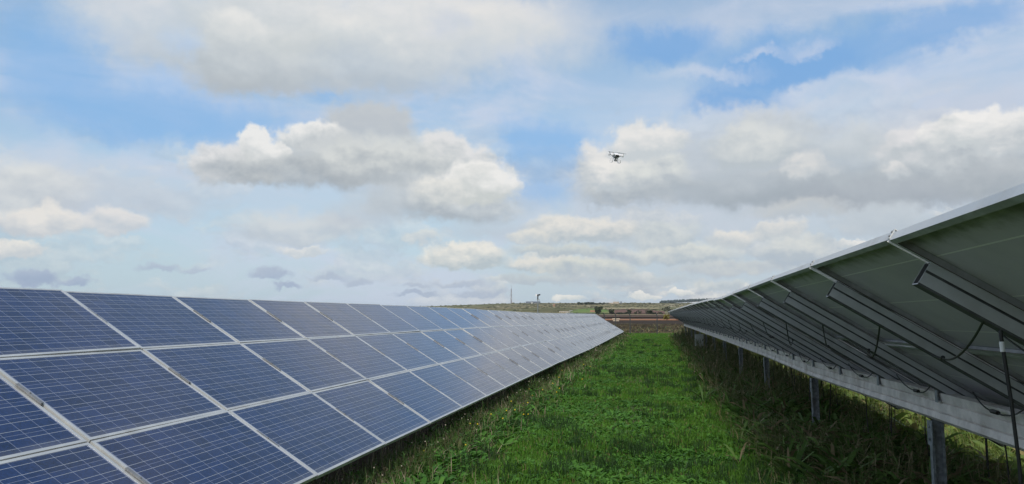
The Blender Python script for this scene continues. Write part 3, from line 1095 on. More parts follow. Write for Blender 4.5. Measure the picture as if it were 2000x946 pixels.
# ------------------------------------------------------------------ fence
def fence():
    f = empty('wire_fence', (-2.47, 75.0, 0))
    tag(f, 'dark wire fence with bent post tops at the end of the grass strip', 'fence')
    xs_ = [-14.9, -12.4, -9.9, -7.4, -4.9, -3.83, -2.47, .07, 2.6, 5.1, 7.6, 10.1]
    for x in xs_:
        b = MB()
        X = x + 2.47
        b.tube([(X, 0, -.05), (X, 0, 1.85), (X - .02, 0, 1.93), (X - .16, 0, 2.16)], .045, 8)
        b.build('post', M_DARKSTEEL, f)
    for z in (.15, .45, .75, 1.05, 1.35, 1.65):
        b = MB()
        b.tube([(xs_[0] + 2.47, .035, z), (xs_[-1] + 2.47, .035, z)], .003, 4)
        b.build('wire', M_DARKSTEEL, f)
    for dz_ in (0, .1):
        b = MB()
        b.tube([(xs_[0] + 2.47 - .08 - dz_ * .6, 0, 2.03 + dz_), (xs_[-1] + 2.47 - .08 - dz_ * .6, 0, 2.03 + dz_)], .004, 4)
        b.build('barbed_wire', M_DARKSTEEL, f)
    b = MB()
    n = 250
    for q in range(n):
        x = xs_[0] + 2.47 + (xs_[-1] - xs_[0]) * q / n
        b.add([(x, .03, .1), (x + .004, .03, .1), (x + .004, .03, 1.65), (x, .03, 1.65)], [(0, 1, 2, 3)])
    w = b.build('wire_mesh', M_DARKSTEEL, f)
    w['kind'] = 'stuff'


fence()

# ------------------------------------------------------------------ camera pole
pz = at_y(1050.5, 612, 76)
cp = empty('camera_pole', (pz.x, 76, 0))
tag(cp, 'tall grey pole carrying security cameras behind the far end of the blue panels', 'security camera')
b = MB()
b.tube([(0, 0, 0), (0, 0, 3.42)], [.055, .045], 10)
b.build('pole', M_POST, cp)
b = MB()
b.box(-.10, .17, -.05, .05, 3.42, 3.47)
b.tube([(.05, 0, 3.10), (.19, 0, 3.43)], .016, 6)
b.build('platform', M_GREYPL, cp)
b = MB()
b.lathe([(.05, 3.47), (.062, 3.52), (.062, 3.66), (.045, 3.72), (.03, 3.78)], 12)
b.build('pan_tilt_head', M_BLACK, cp)
b = MB()
b.box(-.20, -.045, -.09, .09, 3.77, 3.97)
b.build('camera_housing', M_WHITEPL, cp)
b = MB()
b.box(-.045, .07, -.10, .11, 3.78, 3.94)
b.tube([(.0, -.10, 3.86), (.0, -.16, 3.86)], .06, 12)
b.build('thermal_camera', M_BLACK, cp)
b = MB()
M_ = Matrix.Translation((.17, 0, 3.91)) @ Matrix.Rotation(R(-14), 4, 'Y')
b.box(-.08, .07, -.09, .10, -.055, .055, M=M_)
b.box(-.10, .085, -.15, .11, .056, .066, M=M_)
b.build('infrared_lamp', M_BLACK, cp)
b = MB()
b.box(-.04, .11, -.02, .02, 3.74, 3.79)
b.build('arm', M_GREYPL, cp)


# ------------------------------------------------------------------ drone
def drone():
    loc = at_y(1203, 304, 19)
    d = empty('drone', loc, R(24))
    d.rotation_euler = (R(15), R(4), R(24))
    tag(d, 'white quadcopter drone hovering against the clouds', 'drone')
    b = MB()
    prof = [(.02, -.055), (.07, -.05), (.095, -.02), (.10, .005), (.085, .035), (.05, .052), (.012, .058)]
    b.lathe(prof, 20)
    for i, v in enumerate(b.v):
        b.v[i] = (v[0] * 1.05, v[1] * 1.1, v[2])
    b.build('body', M_WHITEPL, d, True)
    for q in range(4):
        a = R(45 + 90 * q)
        e = Vector((math.cos(a), math.sin(a), 0))
        b = MB()
        b.tube([e * .06 + Vector((0, 0, .01)), e * .13 + Vector((0, 0, .014)), e * .185 + Vector((0, 0, .02))], [.034, .024, .020], 10)
        b.lathe([(.020, -.03), (.024, -.005), (.024, .035), (.018, .045)], 12, c=(e.x * .185, e.y * .185, .01))
        b.build('arm', M_WHITEPL, d, True)
        # rotor: hub and two pitched blades, at rest
        b = MB()
        ra = R((20, 75, 160, 110)[q])
        hub = e * .185 + Vector((0, 0, .062))
        b.lathe([(.012, -.008), (.014, 0), (.012, .012), (.004, .018)], 10, c=tuple(hub))
        for sgn in (0, math.pi):
            rd = Vector((math.cos(ra + sgn), math.sin(ra + sgn), 0))
            tw = Vector((-rd.y, rd.x, 0))
            pts = []
            for (t, w_, dz_) in ((.010, .008, .002), (.04, .014, .004), (.08, .012, .003), (.118, .005, .001)):
                for (sx, zz) in ((-1, -.0035), (1, .0035)):
                    for th in (0, .003):
                        pts.append(hub + rd * t + tw * w_ * sx + Vector((0, 0, .004 + zz + dz_ + th)))
            f = []
            for i in range(3):
                o = i * 4
                f += [(o, o + 4, o + 6, o + 2), (o + 1, o + 3, o + 7, o + 5), (o, o + 1, o + 5, o + 4), (o + 2, o + 6, o + 7, o + 3)]
            f += [(0, 2, 3, 1), (12, 13, 15, 14)]
            b.add(pts, f)
        b.build('rotor', M_GREYPL, d)
    for sx in (-1, 1):
        b = MB()
        p = [(sx * .075, -.085, -.04), (sx * .10, -.09, -.10), (sx * .105, -.09, -.165), (sx * .105, -.06, -.175), (sx * .105, .06, -.175), (sx * .105, .09, -.165), (sx * .10, .09, -.10), (sx * .075, .085, -.04)]
        b.tube(p, .0085, 8)
        b.build('landing_gear', M_WHITEPL, d, True)
    b = MB()
    b.box(-.035, .035, -.05, .05, -.075, -.05)
    b.tube([(0, -.02, -.075), (0, -.02, -.10)], .016, 8)
    g = b.build('gimbal', M_BLACK, d)
    b = MB()
    b.box(-.03, .03, -.055, .01, -.145, -.095)
    b.tube([(0, -.055, -.12), (0, -.072, -.12)], .018, 12)
    b.build('camera', M_GREYPL, g)
    b = MB()
    b.box(-.04, .04, -.112, -.085, -.03, .02)
    b.build('battery', M_BLACK, d)


drone()


# ------------------------------------------------------------------ trees
M_BARK = simple('bark', (.09, .07, .05), .9)
CROWNS = {}


def crown_mesh(kind, seed, dark, light, flat=.75, n=420, leaf=.085):
    rr = np.random.default_rng(seed)
    # several overlapping clumps of leaf-sized faces, unit height crown around z = 0..1
    k = 9
    cen = np.stack([rr.normal(0, .26, k), rr.normal(0, .26, k), rr.uniform(.2, .8, k)], 1)
    rad = rr.uniform(.17, .32, k)
    which = rr.integers(0, k, n)
    d = rr.normal(size=(n, 3))
    d /= np.linalg.norm(d, axis=1)[:, None]
    p = cen[which] + d * (rad[which] * rr.uniform(.55, 1.05, n))[:, None] * (1, 1, flat)
    u = rr.normal(size=(n, 3))
    u /= np.linalg.norm(u, axis=1)[:, None]
    v = np.cross(u, d)
    v /= np.linalg.norm(v, axis=1)[:, None] + 1e-6
    s_ = (leaf * rr.uniform(.6, 1.3, n))[:, None]
    q = np.stack([p - u * s_ - v * s_ * .5, p + u * s_ - v * s_ * .6, p + u * s_ * .9 + v * s_ * .6, p - u * s_ * .8 + v * s_ * .5], 1).reshape(-1, 3)
    return np_mesh('crown_' + kind, q, np.arange(n * 4).reshape(n, 4), leaf_mat('foliage_' + kind + str(seed), dark, light, trans=.12))


def trunk_mesh(seed):
    rr = random.Random(seed)
    b = MB()
    b.tube([(0, 0, -.06), (.01, 0, .15), (rr.uniform(-.03, .03), .02, .42)], [.045, .035, .022], 7)
    for q in range(4):
        a = q * 1.6 + rr.uniform(0, 1)
        b.tube([(0, 0, .22), (.12 * math.cos(a), .12 * math.sin(a), .42), (.22 * math.cos(a), .22 * math.sin(a), .62)], [.02, .014, .006], 5)
    return b.mesh('trunk', M_BARK)


DK, LT = (.020, .034, .014), (.060, .080, .032)
CR = [crown_mesh('dense', 1, DK, LT), crown_mesh('dense', 2, (.024, .036, .016), (.070, .085, .036)), crown_mesh('olive', 3, (.040, .050, .028), (.105, .115, .065), n=300),
      crown_mesh('sparse', 4, (.035, .04, .024), (.09, .095, .06), n=170, leaf=.07), crown_mesh('golden', 5, (.09, .10, .02), (.30, .24, .05), n=420)]
TR = [trunk_mesh(1), trunk_mesh(2)]


def tree(px, py, hpx, wpx, crown, label, cat='tree', group=None, name=None, d0=560, d1=6000, flat_d=None, low=.12):
    """stands where the line of sight through its foot meets the land"""
    p = on_hill(px, py, d0, d1) if flat_d is None else at_y(px, py, flat_d)
    if flat_d is not None:
        p.z = .3
    k_ = 1.3 if p.y < 1600 and flat_d is None else 1.15
    h, w = hpx * k_ / FPX * p.y, wpx * k_ / FPX * p.y
    t = empty(name or ('tree' if cat == 'tree' else cat), (p.x, p.y, p.z + .2), random.uniform(0, 6.28))
    tag(t, label, cat, group)
    tr_ = link('trunk', random.choice(TR), t)
    tr_.scale = (h, h, h)
    c = link('crown', CR[crown], t)
    c.location = (0, 0, h * low)
    c.scale = (w * .82, w * .82, h * (1 - low))
    return t


GH = 'trees along the edge of the red field'
tree(1169, 617.5, 14, 19, 0, 'dark bushy tree just past the far upper corner of the blue panels')
tree(1195, 617, 9.5, 12, 1, 'round dark tree at the left end of the red field, beside the green crop', group=GH)
tree(1211, 616.5, 4.5, 15, 0, 'low wide dark bush between the two left trees of the field edge', 'bush', group=GH)
tree(1228.5, 616.3, 8, 12, 0, 'round dark tree straight behind the middle fence post', group=GH)
tree(1220, 616.3, 4, 9, 2, 'small grey-green bush left of the round tree behind the middle fence post', 'bush', group=GH)
tree(1241, 616.3, 5, 6, 1, 'smallest round tree, just right of the middle fence post', group=GH)
tree(1248, 616.3, 8, 9, 3, 'thin pale tree right of the smallest round tree', group=GH)
tree(1268, 616.3, 7.5, 15, 0, 'broad dark tree at the middle of the red field edge', group=GH)
tree(1277, 616.3, 4.5, 12, 1, 'low dark bush touching the right side of the broad tree', 'bush', group=GH)
tree(1291, 616.3, 5, 9, 2, 'grey-green bush right of the right fence post', 'bush', group=GH)
tree(1306, 616.5, 14, 16, 3, 'tall sparse tree by the far tip of the right-hand panels')
tree(1316, 617, 8, 14, 2, 'grey-green tree half hidden behind the far tip of the right-hand panels')
tree(1302.5, 625.8, 10.5, 14, 4, 'golden-green bush on the red earth behind the fence', 'bush', flat_d=303, low=0.02)

# hill crest: grove and single trees
for q in range(13):
    x = 1130 + q * 4.1 + random.uniform(-1, 1)
    h = (5.2 if q < 8 else 3.4) + random.uniform(-.8, .8)
    tree(x, 597.0 - q * .12, h, random.uniform(6.5, 8.5), random.choice((0, 1)), 'dark tree of the dense grove on the hill crest', group='dark grove on the hill crest')
for (x, y, h, w_, where) in ((1003, 593, 2, 3, 'just right of the foot of the radio mast'), (1017, 593, 2.2, 3.2, 'midway between the radio mast and the dark-roofed building'),
                             (1025, 592.8, 1.6, 3, 'touching the left end of the dark-roofed building'), (1073, 593.5, 2.4, 4, 'to the right of the dark barn, first of a loose run'),
                             (1080, 593.2, 2, 3, 'above the tiny pink house'), (1094, 593.4, 2.6, 3, 'between the tiny pink house and the grove, the taller of two'),
                             (1105, 594, 2.4, 5, 'second tree left of the dense grove'), (1110.5, 594, 2.2, 4, 'close by its twin left of the dense grove'), (1120, 595, 2.6, 5, 'almost joining the left end of the dense grove'),
                             (1187, 594, 2.4, 4, 'at the left end of the long pale block'), (1226, 594, 2, 4, 'right of the square tower, the taller of a close pair'), (1231, 594, 1.6, 4, 'right of the square tower, the lower of a close pair'),
                             (1259, 593.8, 2.4, 4, 'first of three before the far wood'), (1269.5, 593.8, 2.6, 4.5, 'middle one of three before the far wood'), (1277, 594, 1.8, 5, 'low and wide, next to the far wood'),
                             (946, 596, 3, 2.4, 'tall and narrow, left of the radio mast'), (900, 597.5, 2, 3, 'above the blue panels, far left of the radio mast'), (870, 599.3, 2, 3, 'lowest on the left end of the crest')):
    tree(x, y + .6, h, w_, random.choice((0, 1, 2)), 'small crest tree ' + where, group='single trees along the hill crest')


# scrub on the hillside: nobody could count it
n = 3600
sx = rng.uniform(-1300, 260, n)
sy = rng.uniform(1150, 2560, n)
keep = vnoise(sx, sy, 170, 12) + rng.uniform(-.35, .35, n) > .02
sx, sy = sx[keep], sy[keep]
n = len(sx)
sz = hill(sx, sy) + .3
rad = rng.uniform(.9, 2.9, n)
ico = np.array([(0, 0, 1), (.9, 0, .45), (.28, .85, .45), (-.72, .53, .45), (-.72, -.53, .45), (.28, -.85, .45), (.9, .2, -.1), (-.2, .9, -.1), (-.9, -.1, -.1), (0, -.9, -.1)])
icf = np.array([(0, 1, 2), (0, 2, 3), (0, 3, 4), (0, 4, 5), (0, 5, 1), (1, 6, 2), (2, 6, 7), (2, 7, 3), (3, 7, 8), (3, 8, 4), (4, 8, 9), (4, 9, 5), (5, 9, 1), (1, 9, 6)])
v = np.stack([sx, sy, sz], 1)[:, None, :] + (ico[None] * rng.uniform(.7, 1.3, (n, 10, 3))) * rad[:, None, None] * (1.25, 1.25, .75)
f = (icf[None] + (np.arange(n) * 10)[:, None, None]).reshape(-1, 3)
tag(link('scrub', np_mesh('scrub', v, f, leaf_mat('scrub_leaf', (.050, .055, .024), (.125, .12, .055), trans=0))), 'low grey-green scrub scattered over the dry hillside', 'scrub', kind='stuff')

# far wood along the ridge on the right
n = 1500
wy = rng.uniform(4350, 4560, n)
wx = rng.uniform(28, 900, n)
wz = hill(wx, wy)
rad = rng.uniform(6, 10.5, n)
v = np.stack([wx, wy, wz + 3], 1)[:, None, :] + (ico[None] * rng.uniform(.75, 1.3, (n, 10, 3))) * rad[:, None, None] * (1.1, 1.1, 1.35) + np.array([0, 0, 6.0])
f = (icf[None] + (np.arange(n) * 10)[:, None, None]).reshape(-1, 3)
tag(link('far_wood', np_mesh('far_wood', v, f, leaf_mat('wood_leaf', (.018, .032, .026), (.036, .056, .044), trans=0))), 'long dark wood on the far ridge', 'wood', kind='stuff')

# ------------------------------------------------------------------ buildings on the hill
M_WALLW = simple('white_render', (.70, .69, .66), .8, var=.06, scale=.4)
M_WALLC = simple('cream_render', (.58, .48, .36), .8, var=.08, scale=.4)
M_WALLP = simple('pink_render', (.55, .30, .22), .8, var=.08, scale=.4)
M_ROOFR = simple('tile_roof', (.34, .17, .10), .9, var=.2, scale=.8)
M_ROOFG = simple('grey_roof', (.16, .18, .21), .7, var=.15, scale=.4)
M_PANE = simple('dark_window', (.03, .035, .04), .2)


def house(name, label, px, py, wpx, hpx, depth, wall, roof, nwin, pitched=False, ry=0.0, d0=560, cat='building', dist=None, floors=1):
    p = on_hill(px, py, d0) if dist is None else at_y(px, py, dist)
    w_, h = wpx / FPX * p.y, hpx / FPX * p.y
    t = empty(name, (p.x, p.y, p.z - .5 + .35), ry)
    tag(t, label, cat)
    b = MB()
    b.box(-w_ / 2, w_ / 2, -depth / 2, depth / 2, -2.5, h)
    b.build('wall', wall, t)
    b = MB()
    if pitched:
        e = .4
        z = h + .02
        b.add([(-w_ / 2 - e, -depth / 2 - e, z), (w_ / 2 + e, -depth / 2 - e, z), (w_ / 2 + e, depth / 2 + e, z), (-w_ / 2 - e, depth / 2 + e, z), (-w_ / 2 - e, 0, z + depth * .24), (w_ / 2 + e, 0, z + depth * .24)],
              [(0, 1, 5, 4), (2, 3, 4, 5), (0, 4, 3), (1, 2, 5), (0, 3, 2, 1)])
    else:
        b.box(-w_ / 2 - .25, w_ / 2 + .25, -depth / 2 - .25, depth / 2 + .25, h, h + .35)
    b.build('roof', roof, t)
    for fl in range(floors):
        for q in range(nwin):
            x = -w_ / 2 + w_ * (q + .5) / nwin
            ww = min(1.3, w_ / nwin * .4)
            z0 = h / floors * (fl + .32)
            z1 = h / floors * (fl + .76)
            b = MB()
            b.box(x - ww / 2, x + ww / 2, -depth / 2 - .06, -depth / 2 - .002, z0, z1)
            b.build('window', M_PANE, t)
    return t


house('farm_building', 'long low farm shed with pale roof above the blue panels', 1103, 611.5, 19, 2.6, 12, M_WALLC, M_WALLW, 5)
house('farm_building', 'white cube farmhouse beside the long low farm shed', 1115.5, 609.6, 5.2, 2.9, 8, M_WALLW, M_ROOFG, 2)
house('farm_building', 'white shed in front of the farmhouse, just above the blue panels', 1113, 613.4, 13, 2.2, 8, M_WALLW, M_WALLW, 3)
house('house', 'small cream house with tiled roof left of the tree in the green field', 1156, 611.2, 5, 1.9, 9, M_WALLC, M_ROOFR, 2, True)
house('house', 'orange tiled house beside the small cream house in the green field', 1162, 611.4, 4, 2.2, 8, M_WALLP, M_ROOFR, 2, True)
house('house', 'tiny pink house alone on the hillside right of the camera pole', 1082.5, 598.2, 3, 1.8, 9, M_WALLP, M_ROOFR, 2, True)
house('villa', 'long dark-roofed building with white wall on the crest behind the camera pole', 1036, 593, 17, 2.1, 14, M_ROOFG, M_ROOFG, 6, True)
house('villa', 'white end house of the dark-roofed building on the crest', 1039, 593.4, 3.0, 3.3, 12, M_WALLW, M_ROOFG, 2)
house('barn', 'dark long barn right beside the camera pole on the crest', 1050, 593, 10, 2.2, 14, M_ROOFG, M_ROOFG, 4, True)
house('institute_building', 'long pale flat-roofed block on the hill crest', 1199, 594.2, 20, 2.4, 16, M_WALLC, M_WALLW, 11, floors=2)
house('institute_building', 'upper storey block rising behind the long pale block', 1203.5, 593.9, 11, 4.1, 14, M_WALLC, M_WALLW, 6, floors=2)
house('water_tower', 'dark square tower at the end of the pale block', 1213, 594, 2.0, 4.6, 4, M_ROOFG, M_ROOFG, 1, cat='tower')
house('field_hut', 'pale concrete hut low behind the left fence posts', 1203.5, 627.2, 11.4, 3.7, 2.2, M_WALLC, M_WALLC, 0, dist=270, cat='hut')


# ------------------------------------------------------------------ lattice mast on the crest
def mast():
    p = on_hill(998.6, 593)
    t = empty('lattice_mast', (p.x, p.y, p.z))
    tag(t, 'tall thin lattice radio mast on the hill crest', 'radio mast')
    H, top = 48.0, 62.0
    red, wht = simple('mast_red', (.24, .17, .17), .6), simple('mast_grey', (.30, .32, .36), .6)

    def hw(z):
        return 1.9 - .7 * z / H
    for sx in (-1, 1):
        for sy in (-1, 1):
            b = MB()
            b.tube([(sx * hw(0), sy * hw(0), -2), (sx * hw(H), sy * hw(H), H)], .34, 5)
            b.build('leg', wht, t)
    b = MB()
    for q in range(16):
        z0, z1 = H * q / 16, H * (q + 1) / 16
        a, c = hw(z0), hw(z1)
        for (p0, p1) in (((-a, -a, z0), (c, -c, z1)), ((a, -a, z0), (-c, -c, z1)), ((-a, a, z0), (c, c, z1)), ((-a, -a, z0), (-c, c, z1)), ((a, -a, z0), (c, c, z1)), ((-c, -c, z1), (c, -c, z1))):
            b.tube([p0, p1], .16, 4, cap=False)
    o = b.build('bracing', red, t)
    o['kind'] = 'stuff'
    b = MB()
    b.tube([(0, 0, H), (0, 0, top)], [.5, .28], 6)
    b.build('antenna', wht, t)
    for (z, x) in ((15, 1.6), (21, -1.5), (34, 1.3)):
        b = MB()
        b.tube([(x, -1.9, z), (x, -2.6, z)], [1.0, 1.15], 12)
        b.build('dish', M_WHITEPL, t)
    b = MB()
    b.box(3, 9, -3, 3, -2, 3)
    b.build('cabin', M_WALLC, t)


mast()


# ------------------------------------------------------------------ vegetation of the strip
def gz(x, y):
    return ground_z(np.asarray(x, float), np.asarray(y, float))


def ydist(n, a, b, p):
    """distances with a density that falls as y**-p"""
    u = rng.random(n)
    p = p + 1e-3
    return (a ** (1 - p) + u * (b ** (1 - p) - a ** (1 - p))) ** (1 / (1 - p))


def blades(x, y, h, w, lean=.35):
    n = len(x)
    a = rng.uniform(0, 2 * np.pi, n)
    la = rng.uniform(0, 2 * np.pi, n)
    ln = np.abs(rng.normal(0, lean, n)) * h
    z = gz(x, y) - .01
    bx, by = np.cos(a) * w / 2, np.sin(a) * w / 2
    lx, ly = np.cos(la) * ln, np.sin(la) * ln
    P = np.empty((n, 5, 3))
    P[:, 0] = np.stack([x - bx, y - by, z], 1)
    P[:, 1] = np.stack([x + bx, y + by, z], 1)
    P[:, 2] = np.stack([x + bx * .8 + lx * .35, y + by * .8 + ly * .35, z + h * .6], 1)
    P[:, 3] = np.stack([x - bx * .8 + lx * .35, y - by * .8 + ly * .35, z + h * .6], 1)
    P[:, 4] = np.stack([x + lx, y + ly, z + h * np.clip(1.05 - .3 * ln / h, .5, 1)], 1)
    base = (np.arange(n) * 5)[:, None]
    F = np.concatenate([base + np.array([[0, 1, 2]]), base + np.array([[0, 2, 3]]), base + np.array([[3, 2, 4]])], 0)
    return P.reshape(-1, 3), F


def rosettes(x, y, size, nl=(6, 11), up=(.15, 1.1), wfac=.30):
    """leafy weeds: each leaf a bent, tapered strip"""
    cnt = rng.integers(nl[0], nl[1], len(x))
    idx = np.repeat(np.arange(len(x)), cnt)
    n = len(idx)
    L = size[idx] * rng.uniform(.55, 1.15, n)
    a = rng.uniform(0, 2 * np.pi, n)
    e = rng.uniform(up[0], up[1], n)
    wd = L * wfac * rng.uniform(.6, 1.2, n)
    X, Y = x[idx] + rng.normal(0, .02, n), y[idx] + rng.normal(0, .02, n)
    Z = gz(X, Y)
    d = np.stack([np.cos(a), np.sin(a), np.zeros(n)], 1)
    s_ = np.stack([-np.sin(a), np.cos(a), np.zeros(n)], 1)
    up_ = np.array([0, 0, 1.0])
    roll = rng.normal(0, .35, n)[:, None]
    s_ = s_ * np.cos(roll) + up_ * np.sin(roll)
    o = np.stack([X, Y, Z], 1)
    P = np.empty((n, 7, 3))
    for i, (t, wv) in enumerate(((.05, .22), (.45, 1.0), (.8, .75))):
        c = o + d * (L * t * np.cos(e * (1 - .45 * t)))[:, None] + up_ * (L * (np.sin(e) * t - .35 * np.sin(e) * t * t) + .012)[:, None]
        P[:, i * 2] = c - s_ * (wd * wv / 2)[:, None]
        P[:, i * 2 + 1] = c + s_ * (wd * wv / 2)[:, None]
    P[:, 6] = o + d * (L * np.cos(e * .55))[:, None] + up_ * (L * np.sin(e) * .62 + .005)[:, None]
    base = (np.arange(n) * 7)[:, None]
    F = np.concatenate([base + np.array([[q]]).reshape(1, -1) for q in ([0, 1, 3], [0, 3, 2], [2, 3, 5], [2, 5, 4], [4, 5, 6])], 0)
    return P.reshape(-1, 3), F


def stalks(x, y, h, w, heads=.5, branch=3):
    """dry upright stems with side twigs and seed heads"""
    V, F, I = [], [], 0
    n = len(x)
    z = gz(x, y)
    a = rng.uniform(0, 2 * np.pi, n)
    lx, ly = rng.normal(0, .16, n) * h, rng.normal(0, .16, n) * h

    def ribbon(p0, p1, w0, w1, ang):
        d = np.stack([np.cos(ang), np.sin(ang), np.zeros(len(ang))], 1)
        P = np.stack([p0 - d * w0[:, None] / 2, p0 + d * w0[:, None] / 2, p1 + d * w1[:, None] / 2, p1 - d * w1[:, None] / 2], 1)
        return P
    p0 = np.stack([x, y, z - .01], 1)
    p1 = np.stack([x + lx, y + ly, z + h], 1)
    Q = [ribbon(p0, p1, w, w * .5, a), ribbon(p0, p1, w, w * .5, a + np.pi / 2)]
    tips = [p1]
    for q in range(branch):
        t = rng.uniform(.35, .9, n)[:, None]
        b0 = p0 + (p1 - p0) * t
        r = (h * rng.uniform(.15, .4, n))
        an = rng.uniform(0, 2 * np.pi, n)
        b1 = b0 + np.stack([np.cos(an) * r * .6, np.sin(an) * r * .6, r * .8], 1)
        Q.append(ribbon(b0, b1, w * .6, w * .4, an + np.pi / 2))
        tips.append(b1)
        # small withered leaf
        l1 = b0 + np.stack([np.cos(an + 2) * r * .5, np.sin(an + 2) * r * .5, r * rng.uniform(-.2, .4, n)], 1)
        Q.append(ribbon(b0, l1, w * 2.2, w * .8, an + .5))
    Q = np.concatenate(Q, 0).reshape(-1, 3)
    nf = len(Q) // 4
    F = np.arange(nf * 4).reshape(nf, 4)
    T = np.concatenate(tips, 0)
    T = T[rng.random(len(T)) < heads]
    return Q, F, T


def heads_mesh(T, r):
    oc = np.array([(1, 0, 0), (0, 1, 0), (-1, 0, 0), (0, -1, 0), (0, 0, 1.2), (0, 0, -1)])
    of = np.array([(0, 1, 4), (1, 2, 4), (2, 3, 4), (3, 0, 4), (1, 0, 5), (2, 1, 5), (3, 2, 5), (0, 3, 5)])
    v = T[:, None, :] + oc[None] * np.asarray(r).reshape(-1, 1, 1)
    f = (of[None] + (np.arange(len(T)) * 6)[:, None, None]).reshape(-1, 3)
    return v.reshape(-1, 3), f


def stuff(name, vf, mat, label, cat):
    return tag(link(name, np_mesh(name, vf[0], vf[1], mat)), label, cat, kind='stuff')


# short grass of the strip, in patches, thinner blades close by
n = 230000
y = ydist(n, 5.5, 75.5, 1.35)
x = rng.uniform(-3.3, 2.3, n)
pt = vnoise(x, y, .8, 21) + vnoise(x, y, .3, 22) * .6
lush = np.interp(x, [-3.3, -2.8, -2.45, 1.1, 1.8, 2.3], [.03, .4, 1, 1, .6, .2])
keep = rng.random(n) < lush * np.clip(.75 + pt * .8, .25, 1)
x, y, pt = x[keep], y[keep], pt[keep]
hh = (.03 + .045 * rng.random(len(x))) * (1 + 1.1 * np.clip(vnoise(x, y, 1.3, 23) + .15, 0, 1)) * np.interp(y, [5, 30, 75], [1, 1.15, 1.5])
ww = .006 + .0007 * y
stuff('meadow_grass', blades(x, y, hh, ww, .55), M_GRASS, 'short green grass covering the strip between the solar rows', 'grass')

# broad-leaved weeds in drifts
n = 56000
y = ydist(n, 6.0, 74, 1.35)
x = rng.uniform(-2.9, 2.0, n)
cl = vnoise(x, y, 1.1, 31) + vnoise(x, y, .45, 32) * .5
keep = rng.random(n) < np.clip(.22 + cl * 2.0, .05, 1) * np.interp(x, [-2.9, -2.6, 1.2, 2.0], [.6, 1, 1, .5])
x, y = x[keep], y[keep]
stuff('leafy_weeds', rosettes(x, y, (.028 + .092 * rng.random(len(x)) ** 2) * np.interp(y, [5, 60], [1, 1.6])), M_LEAF, 'broad leafy green weeds growing in drifts through the grass strip', 'weeds')
# darker spiky tufts
n = 1500
y0 = ydist(n, 6.0, 60, 1.2)
x0 = rng.uniform(-2.6, 2.2, n)
keep = rng.random(n) < np.clip(.1 + vnoise(x0, y0, .9, 35) * 2.6, 0, 1)
x0, y0 = x0[keep], y0[keep]
m = 26
x = np.repeat(x0, m) + rng.normal(0, .07, len(x0) * m)
y = np.repeat(y0, m) + rng.normal(0, .07, len(x0) * m)
stuff('dark_tufts', blades(x, y, rng.uniform(.10, .22, len(x)), .005 + .0004 * y, .45), leaf_mat('tuft_blade', (.016, .045, .012), (.045, .095, .028)), 'dark green tufts dotted over the grass strip', 'grass')
# dead mats: grey-brown litter patches
n = 26000
y = ydist(n, 6.0, 40, 1.3)
x = rng.uniform(-3.0, 2.2, n)
keep = vnoise(x, y, .85, 41) + vnoise(x, y, .3, 42) * .5 > .23
x, y = x[keep], y[keep]
stuff('dead_litter', blades(x, y, rng.uniform(.03, .10, len(x)), .005 + .0004 * y, 1.1), leaf_mat('litter', (.055, .050, .038), (.17, .15, .12), trans=0), 'grey-brown dead stems lying in patches among the grass', 'litter')

# dry weeds along the low edge of the blue panels
n = 3600
y = ydist(n, 5.0, 71, 1.05)
x = -2.86 + rng.normal(0, .16, n) + vnoise(y * 0, y, 2.2, 51) * .5
hh = rng.uniform(.10, .38, n) * np.interp(y, [5, 30, 71], [.8, 1.05, 1.2])
Q, F, T = stalks(x, y, hh, .004 + .00045 * y, .25)
stuff('dry_weeds', (Q, F), M_DRY, 'dry brown weeds along the low edge of the blue panels', 'weeds')
T = T[rng.random(len(T)) < .07]
stuff('seed_heads', heads_mesh(T, .006 + .0004 * T[:, 1]), M_SEED, 'pale seed heads on the dry weeds beside the blue panels', 'seed heads')
n = 9000
y = ydist(n, 5.0, 71, 1.05)
x = -2.75 + rng.normal(0, .35, n)
stuff('edge_grass', blades(x, y, rng.uniform(.08, .30, n), .006 + .0005 * y, .6), M_DARKWEED, 'rank dull grass under the low edge of the blue panels', 'grass')
n = 5200
y = ydist(n, 5.0, 66, 1.1)
x = -2.62 + rng.normal(0, .22, n)
stuff('edge_weeds', rosettes(x, y, rng.uniform(.06, .24, n), up=(.4, 1.35), wfac=.2), M_LEAF, 'upright leafy weeds beside the low edge of the blue panels', 'weeds')
# yellow flowers in that border
n = 24
y = ydist(n, 9, 26, 1.0)
x = -2.35 + rng.normal(0, .28, n)
T = np.stack([x, y, gz(x, y) + rng.uniform(.12, .30, n)], 1)
stuff('yellow_flowers', heads_mesh(T, .008 + .0004 * y), M_YELLOW, 'tiny yellow flowers among the weeds beside the blue panels', 'flowers')
# leaves near white flower heads
# weeds and brush in the shade under the right-hand row
n = 13000
y = ydist(n, 4.0, 70, 1.0)
x = rng.uniform(1.0, 4.2, n)
keep = rng.random(n) < np.interp(x, [1.0, 1.6, 2.2, 2.7, 4.2], [.15, .8, 1, .7, .1]) * np.clip(.55 + 2.4 * vnoise(x, y, 1.0, 63), .04, 1.3)
py_ = np.round((y - 6.95) / 4.98) * 4.98 + 6.95
keep &= ~((np.abs(x - 2.15) < .45) & (y - py_ < .45) & (y - py_ > -1.0) & (y < 24))
x, y = x[keep], y[keep]
hh = rng.uniform(.12, .55, len(x)) * np.interp(x, [1, 1.6, 2.4, 4.2], [.45, .7, 1.05, 1.1])
hh = np.minimum(hh * (1 + np.clip((y - 9) / 6, 0, 1) * .7), np.interp(x, [1, 2.0, 2.6, 3.4], [9, .85, .50, .24]) * (1 + np.clip((y - 10) / 8, 0, 1) * .75))
Q, F, T = stalks(x, y, hh, .0045 + .00045 * y, .1)
